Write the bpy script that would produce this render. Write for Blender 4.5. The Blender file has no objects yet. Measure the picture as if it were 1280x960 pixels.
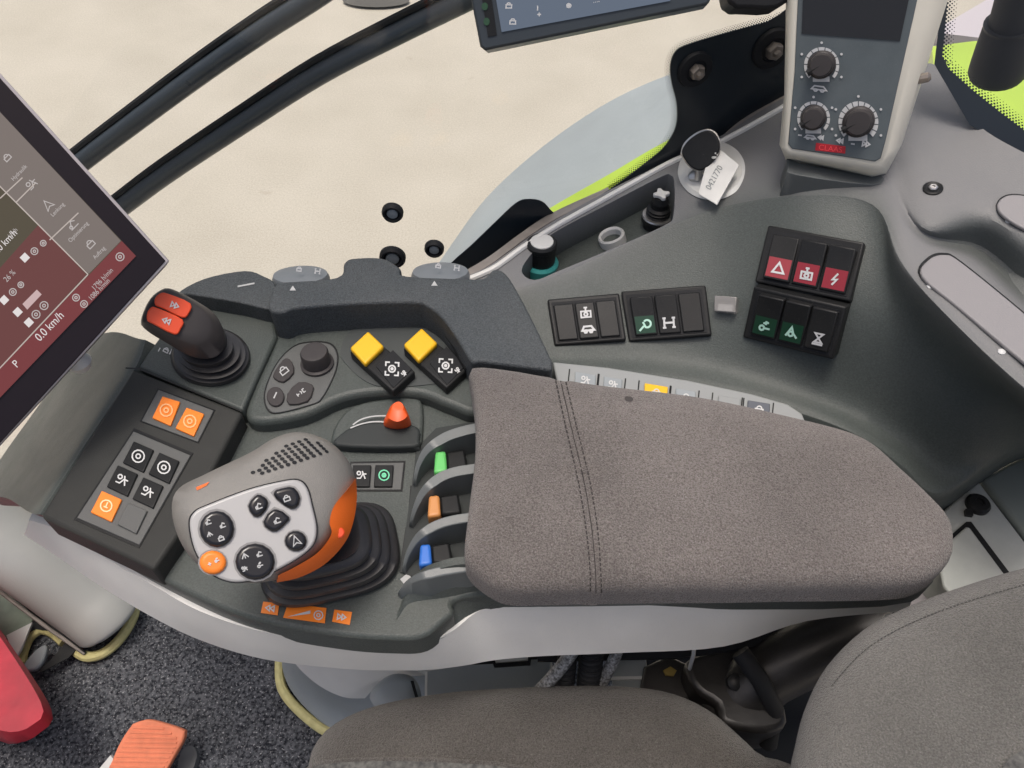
import bpy, bmesh, math, random
from math import radians, sin, cos, pi
from mathutils import Vector, Matrix
from mathutils.bvhtree import BVHTree

# ------------------------------------------------------------------ camera, sky, sun, exposure
SC = bpy.context.scene
COL = SC.collection
CAM = Vector((0.0, 0.0, 1.23)); PITCH = radians(50.0); F = 967.0
cd = bpy.data.cameras.new("camera"); cam = bpy.data.objects.new("camera", cd); COL.objects.link(cam)
cd.sensor_width = 36.0; cd.lens = F/1280*36.0; cd.clip_start = 0.01; cd.clip_end = 500
cam.location = CAM; cam.rotation_euler = (pi/2-PITCH, 0, 0); SC.camera = cam
SC.render.resolution_x = 1024; SC.render.resolution_y = 768

SUN_EL, SUN_AZ = radians(85), radians(60)     # azimuth from +Y (outside the side window) towards -X (ahead of the tractor)
W = bpy.data.worlds.new("World"); SC.world = W; W.use_nodes = True
nt = W.node_tree; bg = nt.nodes["Background"]
sky = nt.nodes.new("ShaderNodeTexSky"); sky.sky_type = 'NISHITA'; sky.sun_disc = False
sky.sun_elevation = SUN_EL; sky.sun_rotation = -SUN_AZ; sky.dust_density = 8.0; sky.air_density = 0.8; sky.ozone_density = 0.3
nt.links.new(sky.outputs[0], bg.inputs[0]); bg.inputs[1].default_value = 0.15
sd = bpy.data.lights.new("sun", 'SUN'); sd.energy = 1.1; sd.angle = radians(16); sd.color = (1.0, 0.985, 0.96)
sun = bpy.data.objects.new("sun", sd); COL.objects.link(sun); sun.location = (0, 3, 5)
sdir = Vector((-sin(SUN_AZ)*cos(SUN_EL), cos(SUN_AZ)*cos(SUN_EL), sin(SUN_EL)))
sun.rotation_euler = sdir.to_track_quat('Z', 'Y').to_euler()
VS = SC.view_settings; VS.view_transform = 'Standard'; VS.look = 'None'; VS.gamma = 1.0
VS.exposure = 0.12

# ------------------------------------------------------------------ pixel rays and planes
FW = Vector((0, cos(PITCH), -sin(PITCH))); UP = Vector((0, sin(PITCH), cos(PITCH))); RT = Vector((1, 0, 0))
def ray(px, py): return FW*F + RT*(px-640) + UP*(480-py)
def PZ(px, py, z):
    d = ray(px, py); return CAM + d*((z-CAM.z)/d.z)
class Pl:
    def __init__(s, o, n): s.o = Vector(o); s.n = Vector(n).normalized()
    def p(s, px, py, h=0.0):
        d = ray(px, py); return CAM + d*((s.o + s.n*h - CAM).dot(s.n)/d.dot(s.n))
def HZ(z): return Pl((0, 0, z), (0, 0, 1))
def facing(px, py, z, tilt=(0, 0, 0)):
    o = PZ(px, py, z); return Pl(o, (CAM-o).normalized()+Vector(tilt))

# ------------------------------------------------------------------ materials
MATS = {}
def mat(name, col, rough=0.5, metal=0.0, bump=0.0, bscale=900.0, var=0.0, vscale=60.0, col2=None, emit=0.0, sheen=0.0,
        coat=0.0, rvar=0.0, spec=0.5, dust=0.0):
    if name in MATS: return MATS[name]
    m = bpy.data.materials.new(name); m.use_nodes = True; N = m.node_tree.nodes; L = m.node_tree.links
    b = N["Principled BSDF"]
    b.inputs["Roughness"].default_value = rough; b.inputs["Metallic"].default_value = metal
    b.inputs["Specular IOR Level"].default_value = spec
    c = (*col, 1.0); b.inputs["Base Color"].default_value = c
    tc = N.new("ShaderNodeTexCoord")
    if var or col2:
        n = N.new("ShaderNodeTexNoise"); n.inputs["Scale"].default_value = vscale; n.inputs["Detail"].default_value = 6
        L.new(tc.outputs["Object"], n.inputs["Vector"])
        mx = N.new("ShaderNodeMix"); mx.data_type = 'RGBA'
        a2 = col2 if col2 else [min(1, x*(1+var)) for x in col]
        a1 = col if col2 else [x*(1-var) for x in col]
        mx.inputs[6].default_value = (*a1, 1); mx.inputs[7].default_value = (*a2, 1)
        rp = N.new("ShaderNodeMapRange"); rp.inputs[1].default_value = 0.35; rp.inputs[2].default_value = 0.65
        L.new(n.outputs[0], rp.inputs[0]); L.new(rp.outputs[0], mx.inputs[0]); L.new(mx.outputs[2], b.inputs["Base Color"])
    if dust:
        nd = N.new("ShaderNodeTexNoise"); nd.inputs["Scale"].default_value = 800; nd.inputs["Detail"].default_value = 1; L.new(tc.outputs["Object"], nd.inputs["Vector"])
        nl = N.new("ShaderNodeTexNoise"); nl.inputs["Scale"].default_value = 14; nl.inputs["Detail"].default_value = 6; L.new(tc.outputs["Object"], nl.inputs["Vector"])
        r1 = N.new("ShaderNodeMapRange"); r1.inputs[1].default_value = .66; r1.inputs[2].default_value = .76; L.new(nd.outputs[0], r1.inputs[0])
        r2 = N.new("ShaderNodeMapRange"); r2.inputs[1].default_value = .35; r2.inputs[2].default_value = .75; r2.inputs[4].default_value = dust; L.new(nl.outputs[0], r2.inputs[0])
        r4 = N.new("ShaderNodeMath"); r4.operation = 'MULTIPLY'; r4.inputs[1].default_value = dust*1.6; L.new(r1.outputs[0], r4.inputs[0])
        ad = N.new("ShaderNodeMath"); ad.operation = 'ADD'; ad.use_clamp = True; L.new(r4.outputs[0], ad.inputs[0]); L.new(r2.outputs[0], ad.inputs[1])
        md = N.new("ShaderNodeMix"); md.data_type = 'RGBA'; md.inputs[7].default_value = (.36, .34, .31, 1); L.new(ad.outputs[0], md.inputs[0])
        if b.inputs["Base Color"].is_linked: L.new(b.inputs["Base Color"].links[0].from_socket, md.inputs[6])
        else: md.inputs[6].default_value = c
        L.new(md.outputs[2], b.inputs["Base Color"])
    if rvar:
        n3 = N.new("ShaderNodeTexNoise"); n3.inputs["Scale"].default_value = 25; n3.inputs["Detail"].default_value = 8
        L.new(tc.outputs["Object"], n3.inputs["Vector"])
        r3 = N.new("ShaderNodeMapRange"); r3.inputs[3].default_value = max(0, rough-rvar); r3.inputs[4].default_value = min(1, rough+rvar)
        L.new(n3.outputs[0], r3.inputs[0]); L.new(r3.outputs[0], b.inputs["Roughness"])
    if bump:
        n2 = N.new("ShaderNodeTexNoise"); n2.inputs["Scale"].default_value = bscale; n2.inputs["Detail"].default_value = 2
        L.new(tc.outputs["Object"], n2.inputs["Vector"])
        bm_ = N.new("ShaderNodeBump"); bm_.inputs["Strength"].default_value = bump; bm_.inputs["Distance"].default_value = 0.001
        L.new(n2.outputs[0], bm_.inputs["Height"]); L.new(bm_.outputs[0], b.inputs["Normal"])
    if emit:
        b.inputs["Emission Color"].default_value = c; b.inputs["Emission Strength"].default_value = emit; b.inputs["Base Color"].default_value = (*[x*.06 for x in col], 1)
    if sheen:
        b.inputs["Sheen Weight"].default_value = sheen; b.inputs["Sheen Roughness"].default_value = 0.5
    if coat:
        b.inputs["Coat Weight"].default_value = coat; b.inputs["Coat Roughness"].default_value = 0.05
    MATS[name] = m; return m

DARK = mat("dark_plastic", (.056, .067, .063), .40, bump=.35, bscale=1000, var=.16, vscale=650, rvar=.10, spec=.32, dust=.06)
DARKER = mat("deep_plastic", (0.036, 0.041, 0.041), .5, bump=.2, bscale=1400, spec=.2)
BOLST = mat("soft_grip", (0.054, 0.063, 0.069), .58, bump=.9, bscale=800, var=.28, vscale=650, spec=.3, dust=.05)
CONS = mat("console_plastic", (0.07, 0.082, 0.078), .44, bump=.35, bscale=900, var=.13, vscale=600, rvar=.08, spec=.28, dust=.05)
LIGHT = mat("light_plastic", (0.68, 0.68, 0.65), .48, bump=.2, bscale=1200, var=.05, vscale=12, rvar=.08, dust=0.1)
PALE = mat("pale_plastic", (0.58, 0.585, 0.56), .45, bump=.15, bscale=1200, var=.04, vscale=12)
CONS2 = mat("console_pale", (0.24, 0.245, 0.248), .5, bump=.22, bscale=1200, var=.04, vscale=15, rvar=.08, spec=.35, dust=0.08)
def painted_light_mix():  # blends console plastic to a paler colour where light is painted on
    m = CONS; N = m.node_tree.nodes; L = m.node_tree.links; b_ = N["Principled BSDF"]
    at = N.new("ShaderNodeAttribute"); at.attribute_name = "painted_light"; mx = N.new("ShaderNodeMix"); mx.data_type = 'RGBA'
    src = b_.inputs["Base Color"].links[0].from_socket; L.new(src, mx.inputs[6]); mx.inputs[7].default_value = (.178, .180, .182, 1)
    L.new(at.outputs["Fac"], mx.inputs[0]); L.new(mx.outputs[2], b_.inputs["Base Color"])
painted_light_mix()
CREAM = mat("cream_plastic", (0.66, 0.64, 0.555), .42, bump=.15, bscale=1200, var=.04, vscale=14)
BLUEGREY = mat("blue_grey_plastic", (0.27, 0.3, 0.315), .5, bump=.2, bscale=1200, var=.06, vscale=10)
GREENGREY = mat("green_grey_plastic", (0.2, 0.225, 0.205), .5, bump=.25, bscale=1200, var=.05, vscale=10)
BLACK = mat("black_plastic", (.012, .013, .014), .38, bump=.15, bscale=1500, rvar=.1, spec=.2, dust=0.03)
MATTE = mat("black_rubber", (.016, .017, .019), .6, bump=.2, bscale=900, spec=.2)
RUB = mat("bellows_rubber", (.020, .020, .022), .42, rvar=.12, dust=0.05)
TUBEM = mat("black_painted_tube", (0.045, 0.056, 0.07), .32, rvar=.1)
GLOSSY = mat("glossy_bezel", (.012, .008, .010), .22, spec=.3)
SILV = mat("silver_plastic", (0.4, 0.4, 0.395), .34, metal=.1, bump=.1, bscale=2500)
GRIP = mat("grip_plastic", (0.185, 0.18, 0.166), .5, bump=.35, bscale=1500, var=.05, vscale=40, dust=0.05)
FACE = mat("slate_faceplate", (0.095, 0.115, 0.125), .45, bump=.15, bscale=1600, var=.05, spec=.2, dust=0.04)
ORANGE = mat("orange_plastic", (.80, .15, .015), .42, bump=.1)
ORANGE2 = mat("orange_key", (.85, .22, .02), .45, bump=.1)
REDOR = mat("red_orange_key", (.75, .075, .02), .45, bump=.1)
YELL = mat("yellow_cap", (.78, .45, .015), .42, bump=.1)
GREENC = mat("green_cap", (.12, .50, .13), .4)
BROWNC = mat("amber_cap", (.55, .24, .075), .4)
BLUEC = mat("blue_cap", (.03, .15, .55), .4)
YTRIM = mat("yellow_edging", (.60, .55, .25), .6, bump=.3, bscale=500, var=.1, vscale=80)
REDP = mat("red_plastic", (0.42, 0.012, 0.03), .5, bump=.5, bscale=60, var=.35, vscale=9)
PEDAL = mat("orange_rubber", (.72, .22, .11), .65, bump=.4, bscale=500, var=.08)
WHITE = mat("white_print", (0.55, 0.56, 0.56), .5)
GREYP = mat("grey_print", (.42, .43, .43), .5)
GRNP = mat("green_print", (.15, .60, .35), .5)
GRNW = mat("pale_green_print", (.45, .72, .60), .5)
REDK = mat("red_lens", (0.27, 0.022, 0.034), .35)
DKGRN = mat("dark_green_lens", (.006, .045, .022), .35)
REDL = mat("red_print", (.60, .02, .03), .4)
METAL = mat("worn_metal", (.55, .54, .52), .32, metal=.9, bump=.2, rvar=.12)
BOLTM = mat("bolt_metal", (.26, .23, .20), .4, metal=.6, rvar=.12)
BRASS = mat("dull_brass", (.30, .22, .06), .5, metal=.5)
TEAL = mat("teal_ring", (.05, .32, .30), .4)
LIME = mat("lime_paint", (0.46, 0.64, 0.07), .35, coat=.3, var=.05, vscale=6)
FEND = mat("fender_grey", (0.36, 0.4, 0.42), .5, var=.08, vscale=5, bump=.2, bscale=200)
FRIT = mat("black_frit", (.010, .016, .022), .3)
SEAL = mat("beige_seal", (.26, .235, .21), .5, var=.15, vscale=40)
TAG = mat("white_tag", (.66, .66, .63), .5, var=.05, vscale=60)
PEN = mat("pen_ink", (.22, .24, .24), .7)
KNOBM = mat("knob_plastic", (.05, .046, .046), .4, spec=.2)
DARKSCR = mat("switched_off_display", (.018, .018, .018), .25)
BRAID = mat("braided_sleeve", (.33, .34, .34), .5, bump=.9, bscale=450, col2=(.05, .05, .05), vscale=420)
OILY = mat("greasy_black", (.014, .013, .013), .4, bump=.4, bscale=90, var=.4, vscale=25, rvar=.2, dust=0.04)
THREAD = mat("dark_thread", (.030, .026, .025), .8)
KNIT = mat("knit_fabric", (0.13, 0.13, 0.12), .9, bump=1.0, bscale=260, col2=(.05, .05, .05), vscale=230)

def fabric(name, c1, c2, fleck, sc):
    m = bpy.data.materials.new(name); m.use_nodes = True; N = m.node_tree.nodes; L = m.node_tree.links
    b = N["Principled BSDF"]; b.inputs["Roughness"].default_value = .95; b.inputs["Specular IOR Level"].default_value = .15
    b.inputs["Sheen Weight"].default_value = .25; b.inputs["Sheen Roughness"].default_value = .4
    tc = N.new("ShaderNodeTexCoord")
    def noise(s, d=3):
        n = N.new("ShaderNodeTexNoise"); n.inputs["Scale"].default_value = s; n.inputs["Detail"].default_value = d
        L.new(tc.outputs["Object"], n.inputs["Vector"]); return n
    def mr(n, a, z):
        r = N.new("ShaderNodeMapRange"); r.inputs[1].default_value = a; r.inputs[2].default_value = z; L.new(n.outputs[0], r.inputs[0]); return r
    a = mr(noise(sc), .36, .64); big = mr(noise(9, 5), .3, .7); fl = mr(noise(sc*1.25, 2), .60, .74)
    m1 = N.new("ShaderNodeMix"); m1.data_type = 'RGBA'; m1.inputs[6].default_value = (*c1, 1); m1.inputs[7].default_value = (*c2, 1); L.new(a.outputs[0], m1.inputs[0])
    m2 = N.new("ShaderNodeMix"); m2.data_type = 'RGBA'; m2.inputs[7].default_value = (*fleck, 1); L.new(m1.outputs[2], m2.inputs[6]); L.new(fl.outputs[0], m2.inputs[0])
    m3 = N.new("ShaderNodeMix"); m3.data_type = 'RGBA'; m3.blend_type = 'MULTIPLY'; m3.inputs[0].default_value = .35
    L.new(m2.outputs[2], m3.inputs[6]); L.new(big.outputs[0], m3.inputs[7]); L.new(m3.outputs[2], b.inputs["Base Color"])
    bp = N.new("ShaderNodeBump"); bp.inputs["Strength"].default_value = .7; bp.inputs["Distance"].default_value = .0012
    L.new(a.outputs[0], bp.inputs["Height"]); L.new(bp.outputs[0], b.inputs["Normal"])
    return m
PADF = fabric("pad_fabric", (.136, .120, .110), (.250, .229, .215), (.38, .36, .345), 850)
SEATF = fabric("seat_fabric", (.076, .070, .063), (.135, .126, .115), (.205, .195, .183), 800)
BACKF = fabric("backrest_fabric", (.130, .127, .116), (.188, .183, .170), (.255, .25, .235), 900)
CARP = fabric("loop_carpet", (.018, .020, .026), (.14, .147, .16), (.48, .48, .49), 240)

def glassy(name, tint, gloss=.06):
    m = bpy.data.materials.new(name); m.use_nodes = True; N = m.node_tree.nodes; L = m.node_tree.links
    N.remove(N["Principled BSDF"]); out = N["Material Output"]
    t = N.new("ShaderNodeBsdfTransparent"); t.inputs[0].default_value = (*tint, 1)
    g = N.new("ShaderNodeBsdfGlossy"); g.inputs["Roughness"].default_value = .02
    fr = N.new("ShaderNodeFresnel"); fr.inputs[0].default_value = 1.3
    mx = N.new("ShaderNodeMixShader"); L.new(fr.outputs[0], mx.inputs[0]); L.new(t.outputs[0], mx.inputs[1]); L.new(g.outputs[0], mx.inputs[2])
    L.new(mx.outputs[0], out.inputs[0]); return m
GLASS = glassy("window_glass", (.95, .965, .955)); CLEAR = mat("clear_plastic", (0.34, 0.33, 0.32), .15); CLEAR.node_tree.nodes["Principled BSDF"].inputs["Alpha"].default_value = .55

def concrete():
    m = bpy.data.materials.new("concrete"); m.use_nodes = True; N = m.node_tree.nodes; L = m.node_tree.links
    b = N["Principled BSDF"]; b.inputs["Roughness"].default_value = .9
    tc = N.new("ShaderNodeTexCoord")
    def noise(s, d): 
        n = N.new("ShaderNodeTexNoise"); n.inputs["Scale"].default_value = s; n.inputs["Detail"].default_value = d; L.new(tc.outputs["Object"], n.inputs["Vector"]); return n
    n1, n2, n3 = noise(2.2, 12), noise(110, 4), noise(5, 3)
    cr = N.new("ShaderNodeValToRGB"); cr.color_ramp.elements[0].position = .3; cr.color_ramp.elements[1].position = .7
    cr.color_ramp.elements[0].color = (.455, .418, .352, 1); cr.color_ramp.elements[1].color = (.505, .466, .398, 1); L.new(n1.outputs[0], cr.inputs[0])
    mx = N.new("ShaderNodeMix"); mx.data_type = 'RGBA'; mx.blend_type = 'OVERLAY'; mx.inputs[0].default_value = .28
    L.new(cr.outputs[0], mx.inputs[6]); L.new(n2.outputs[0], mx.inputs[7])
    r = N.new("ShaderNodeMapRange"); r.inputs[1].default_value = .70; r.inputs[2].default_value = .78; r.inputs[4].default_value = .35; L.new(n3.outputs[0], r.inputs[0])
    m2 = N.new("ShaderNodeMix"); m2.data_type = 'RGBA'; m2.inputs[7].default_value = (.30, .25, .19, 1); L.new(mx.outputs[2], m2.inputs[6]); L.new(r.outputs[0], m2.inputs[0])
    L.new(m2.outputs[2], b.inputs["Base Color"])
    bp = N.new("ShaderNodeBump"); bp.inputs["Strength"].default_value = .15; bp.inputs["Distance"].default_value = .004
    L.new(n2.outputs[0], bp.inputs["Height"]); L.new(bp.outputs[0], b.inputs["Normal"]); return m

# ------------------------------------------------------------------ building helpers
def wloc(o):
    v = Vector((0, 0, 0))
    while o: v = v + o.location; o = o.parent
    return v
def tag(o, label=None, cat=None, group=None, kind=None):
    if label: o["label"] = label
    if cat: o["category"] = cat
    if group: o["group"] = group
    if kind: o["kind"] = kind
    return o
def thing(name, label, cat, loc, group=None):
    o = bpy.data.objects.new(name, None); COL.objects.link(o); o.location = loc; o.empty_display_size = .02
    return tag(o, label, cat, group)
def mk(name, V, Fc, m, parent=None, label=None, cat=None, group=None, kind=None, smooth=None, bevel=None, sub=0):
    V = [Vector(v) for v in V]
    if parent: org = wloc(parent); loc = Vector((0, 0, 0))
    else:
        mn = [min(v[i] for v in V) for i in range(3)]; mx = [max(v[i] for v in V) for i in range(3)]
        org = Vector(((mn[0]+mx[0])/2, (mn[1]+mx[1])/2, mn[2])); loc = org
    me = bpy.data.meshes.new(name); me.from_pydata([v-org for v in V], [], Fc)
    bm = bmesh.new(); bm.from_mesh(me); bmesh.ops.recalc_face_normals(bm, faces=bm.faces); bm.to_mesh(me); bm.free()
    o = bpy.data.objects.new(name, me); COL.objects.link(o); o.location = loc
    if parent: o.parent = parent
    me.materials.append(m)
    if smooth is None: smooth = 35
    if smooth:
        me.shade_smooth(); me.set_sharp_from_angle(angle=radians(smooth))
    if sub:
        s = o.modifiers.new("sub", 'SUBSURF'); s.levels = sub; s.render_levels = sub
    if bevel:
        b = o.modifiers.new("bevel", 'BEVEL'); b.width = bevel[0]; b.segments = bevel[1]; b.limit_method = 'ANGLE'; b.angle_limit = radians(50)
        b.use_clamp_overlap = True; b.harden_normals = False
        me.shade_smooth(); me.set_sharp_from_angle(angle=radians(75))
    return tag(o, label, cat, group, kind)

def spl(pts, n=6, closed=True):
    """Catmull-Rom through 2-D/3-D points; a point written as (x, y, 'c') keeps its corner"""
    P = [tuple(x for x in p if x != 'c') for p in pts]; C = ['c' in p for p in pts]; N = len(P); out = []
    for i in range(N if closed else N-1):
        g = lambda k: Vector(P[k % N] if closed else P[max(0, min(N-1, k))])
        p0, p1, p2, p3 = g(i-1), g(i), g(i+1), g(i+2)
        if C[i]: p0 = p1 - (p2-p1)
        if C[(i+1) % N]: p3 = p2 + (p2-p1)
        if C[i] and C[(i+1) % N]: out.append(p1); continue
        for k in range(n):
            t = k/n
            out.append(.5*((2*p1)+(p2-p0)*t+(2*p0-5*p1+4*p2-p3)*t*t+(3*p1-p0-3*p2+p3)*t**3))
    if not closed: out.append(Vector(P[-1]))
    return out
def resample(P, N, closed=True):
    P = [Vector(p) for p in P]; Q = P+[P[0]] if closed else P
    d = [0]
    for a, b in zip(Q, Q[1:]): d.append(d[-1]+(b-a).length)
    out = []; j = 0
    for k in range(N):
        s = d[-1]*k/(N if closed else N-1)
        while j < len(Q)-2 and d[j+1] < s: j += 1
        l = d[j+1]-d[j]; t = 0 if l == 0 else min(1, (s-d[j])/l)
        out.append(Q[j].lerp(Q[j+1], t))
    return out
def rings(levels, cap0=True, cap1=True):
    n = len(levels[0]); V = [p for L in levels for p in L]; Fc = []
    for k in range(len(levels)-1):
        for i in range(n):
            j = (i+1) % n; Fc.append((k*n+i, k*n+j, (k+1)*n+j, (k+1)*n+i))
    if cap0: Fc.append(tuple(range(n))[::-1])
    if cap1: Fc.append(tuple(range((len(levels)-1)*n, len(levels)*n)))
    return V, Fc
def prism(name, pl, pix, h1, h0, m, parent=None, sm=0, **kw):
    """outline traced at height h1 above the plane, walls going straight down to h0"""
    if isinstance(pl, (int, float)): pl = HZ(pl)
    q = spl(pix, sm) if sm else [Vector(p[:2]) for p in pix]
    top = [pl.p(p[0], p[1], h1) for p in q]; bot = [v-pl.n*(h1-h0) for v in top]
    V, Fc = rings([bot, top]); return mk(name, V, Fc, m, parent, **kw)
def sheet(name, pl, pix, h, m, parent=None, sm=0, **kw):
    return prism(name, pl, pix, h, h-.0004, m, parent, sm, **kw)
def stack(name, levels, m, parent=None, N=48, cap0=True, cap1=True, **kw):
    """levels: (plane, pixel outline, height) from bottom to top"""
    L = []
    for pl, pix, h in levels:
        if isinstance(pl, (int, float)): pl = HZ(pl)
        L.append([pl.p(p[0], p[1], h) for p in resample(spl(pix, 8), N)])
    V, Fc = rings(L, cap0, cap1); return mk(name, V, Fc, m, parent, **kw)
def cushion(out3, a, b, up, H, k, m, name, parent=None, nr=14, under=0.02, crown=0.0, **kw):
    """rounded pad over a 3-D outline; rises H along up, shrinking towards the line a-b"""
    up = Vector(up).normalized(); L = [[p-up*under for p in out3]]
    ab = b-a
    for r in range(nr+1):
        s = max(0, cos(pi/2*r/nr))**.75
        h = H*(max(0, 1-s**k))**(1/k) - crown*s*s; s = .02+.98*s
        ring = []
        for p in out3:
            t = max(0, min(1, (p-a).dot(ab)/ab.length_squared)) if ab.length > 0 else 0
            c = a+ab*t; ring.append(c+(p-c)*s+up*h)
        L.append(ring)
    V, Fc = rings(L); return mk(name, V, Fc, m, parent, **kw)
def patch(rows, m, name, parent=None, nu=6, nv=6, thick=None, **kw):
    """smooth sheet through rows of (px, py, z) control points, closed with a back thick metres below"""
    R3 = [[PZ(*p) for p in r] if len(rows[0][0]) == 3 and not isinstance(rows[0][0], Vector) else r for r in rows]
    cols = [spl([tuple(v) for v in r], nu, False) for r in R3]
    G = list(zip(*[spl([tuple(c[i]) for c in cols], nv, False) for i in range(len(cols[0]))]))
    nr, nc = len(G), len(G[0]); V = [Vector(v) for r in G for v in r]; Fc = []
    for i in range(nr-1):
        for j in range(nc-1): Fc.append((i*nc+j, i*nc+j+1, (i+1)*nc+j+1, (i+1)*nc+j))
    if thick:
        off = len(V); V += [v+Vector(thick(k//nc/(nr-1), k % nc/(nc-1)) if callable(thick) else thick) for k, v in enumerate(V[:off])]
        Fc += [tuple(off+i for i in f[::-1]) for f in Fc[:]]
        B = [j for j in range(nc)]+[i*nc+nc-1 for i in range(1, nr)]+[(nr-1)*nc+j for j in range(nc-2, -1, -1)]+[i*nc for i in range(nr-2, 0, -1)]
        for x, y in zip(B, B[1:]+B[:1]): Fc.append((y, x, x+off, y+off))
    return mk(name, V, Fc, m, parent, **kw)
def tube(name, pts, r, m, parent=None, n=14, rf=None, **kw):
    pts = [Vector(p) for p in pts]; L = []; t = (pts[1]-pts[0]).normalized()
    u = t.orthogonal().normalized()
    for i, p in enumerate(pts):
        t = (pts[min(i+1, len(pts)-1)]-pts[max(i-1, 0)]).normalized(); u = (u-t*u.dot(t)).normalized(); v = t.cross(u)
        rr = r*(rf(i/(len(pts)-1)) if rf else 1)
        L.append([p+u*rr*cos(2*pi*k/n)+v*rr*sin(2*pi*k/n) for k in range(n)])
    V, Fc = rings(L); return mk(name, V, Fc, m, parent, **kw)
def lathe(name, o, ax, prof, m, parent=None, n=28, sq=1.0, uax=None, **kw):
    """profile of (radius, height) turned round axis ax at o"""
    ax = Vector(ax).normalized(); u = (Vector(uax)-ax*Vector(uax).dot(ax)).normalized() if uax else ax.orthogonal().normalized(); v = ax.cross(u)
    L = [[Vector(o)+ax*h+u*r*cos(2*pi*k/n)+v*r*sq*sin(2*pi*k/n) for k in range(n)] for r, h in prof]
    V, Fc = rings(L); return mk(name, V, Fc, m, parent, **kw)
def disc(cx, cy, rx, ry=None, n=24, a0=0):
    ry = ry or rx; return [(cx+rx*cos(a0+2*pi*k/n), cy+ry*sin(a0+2*pi*k/n)) for k in range(n)]
def Q(q, u, v):
    a = Vector(q[0]).lerp(Vector(q[1]), u); b = Vector(q[3]).lerp(Vector(q[2]), u); return a.lerp(b, v)
def QR(q, u0, u1, v0, v1): return [tuple(Q(q, u0, v0)), tuple(Q(q, u1, v0)), tuple(Q(q, u1, v1)), tuple(Q(q, u0, v1))]
def rib_mesh(pl, strokes, w, h):
    V = []; Fc = []
    hf = h if callable(h) else (lambda x, y: h)
    for si, s in enumerate(strokes):
        P = [Vector(p) for p in s]; P = [p for k, p in enumerate(P) if k == 0 or (p-P[k-1]).length > 1e-4]
        closed = len(P) > 3 and (P[0]-P[-1]).length < 1e-3; n = len(P)
        if n < 2: continue
        k0 = len(V)
        for i in range(n):
            d0 = (P[i]-P[i-1]).normalized() if i > 0 else ((P[0]-P[-2]).normalized() if closed else None)
            d1 = (P[i+1]-P[i]).normalized() if i < n-1 else ((P[1]-P[0]).normalized() if closed else None)
            d0 = d0 or d1; d1 = d1 or d0
            n0, n1 = Vector((-d0.y, d0.x)), Vector((-d1.y, d1.x)); m = n0+n1
            m = m.normalized() if m.length > .2 else n0
            q = m*(w/2/max(.45, m.dot(n0)))
            for p in (P[i]+q, P[i]-q): V.append(pl.p(p.x, p.y, hf(p.x, p.y)+si*.00006))
        for i in range(n-1): Fc.append((k0+2*i, k0+2*i+1, k0+2*i+3, k0+2*i+2))
    return V, Fc
def circ(x, y, r, a0=0, a1=360, n=12):
    return [(x+r*cos(radians(a0+(a1-a0)*k/n)), y+r*sin(radians(a0+(a1-a0)*k/n))) for k in range(n+1)]
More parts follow.
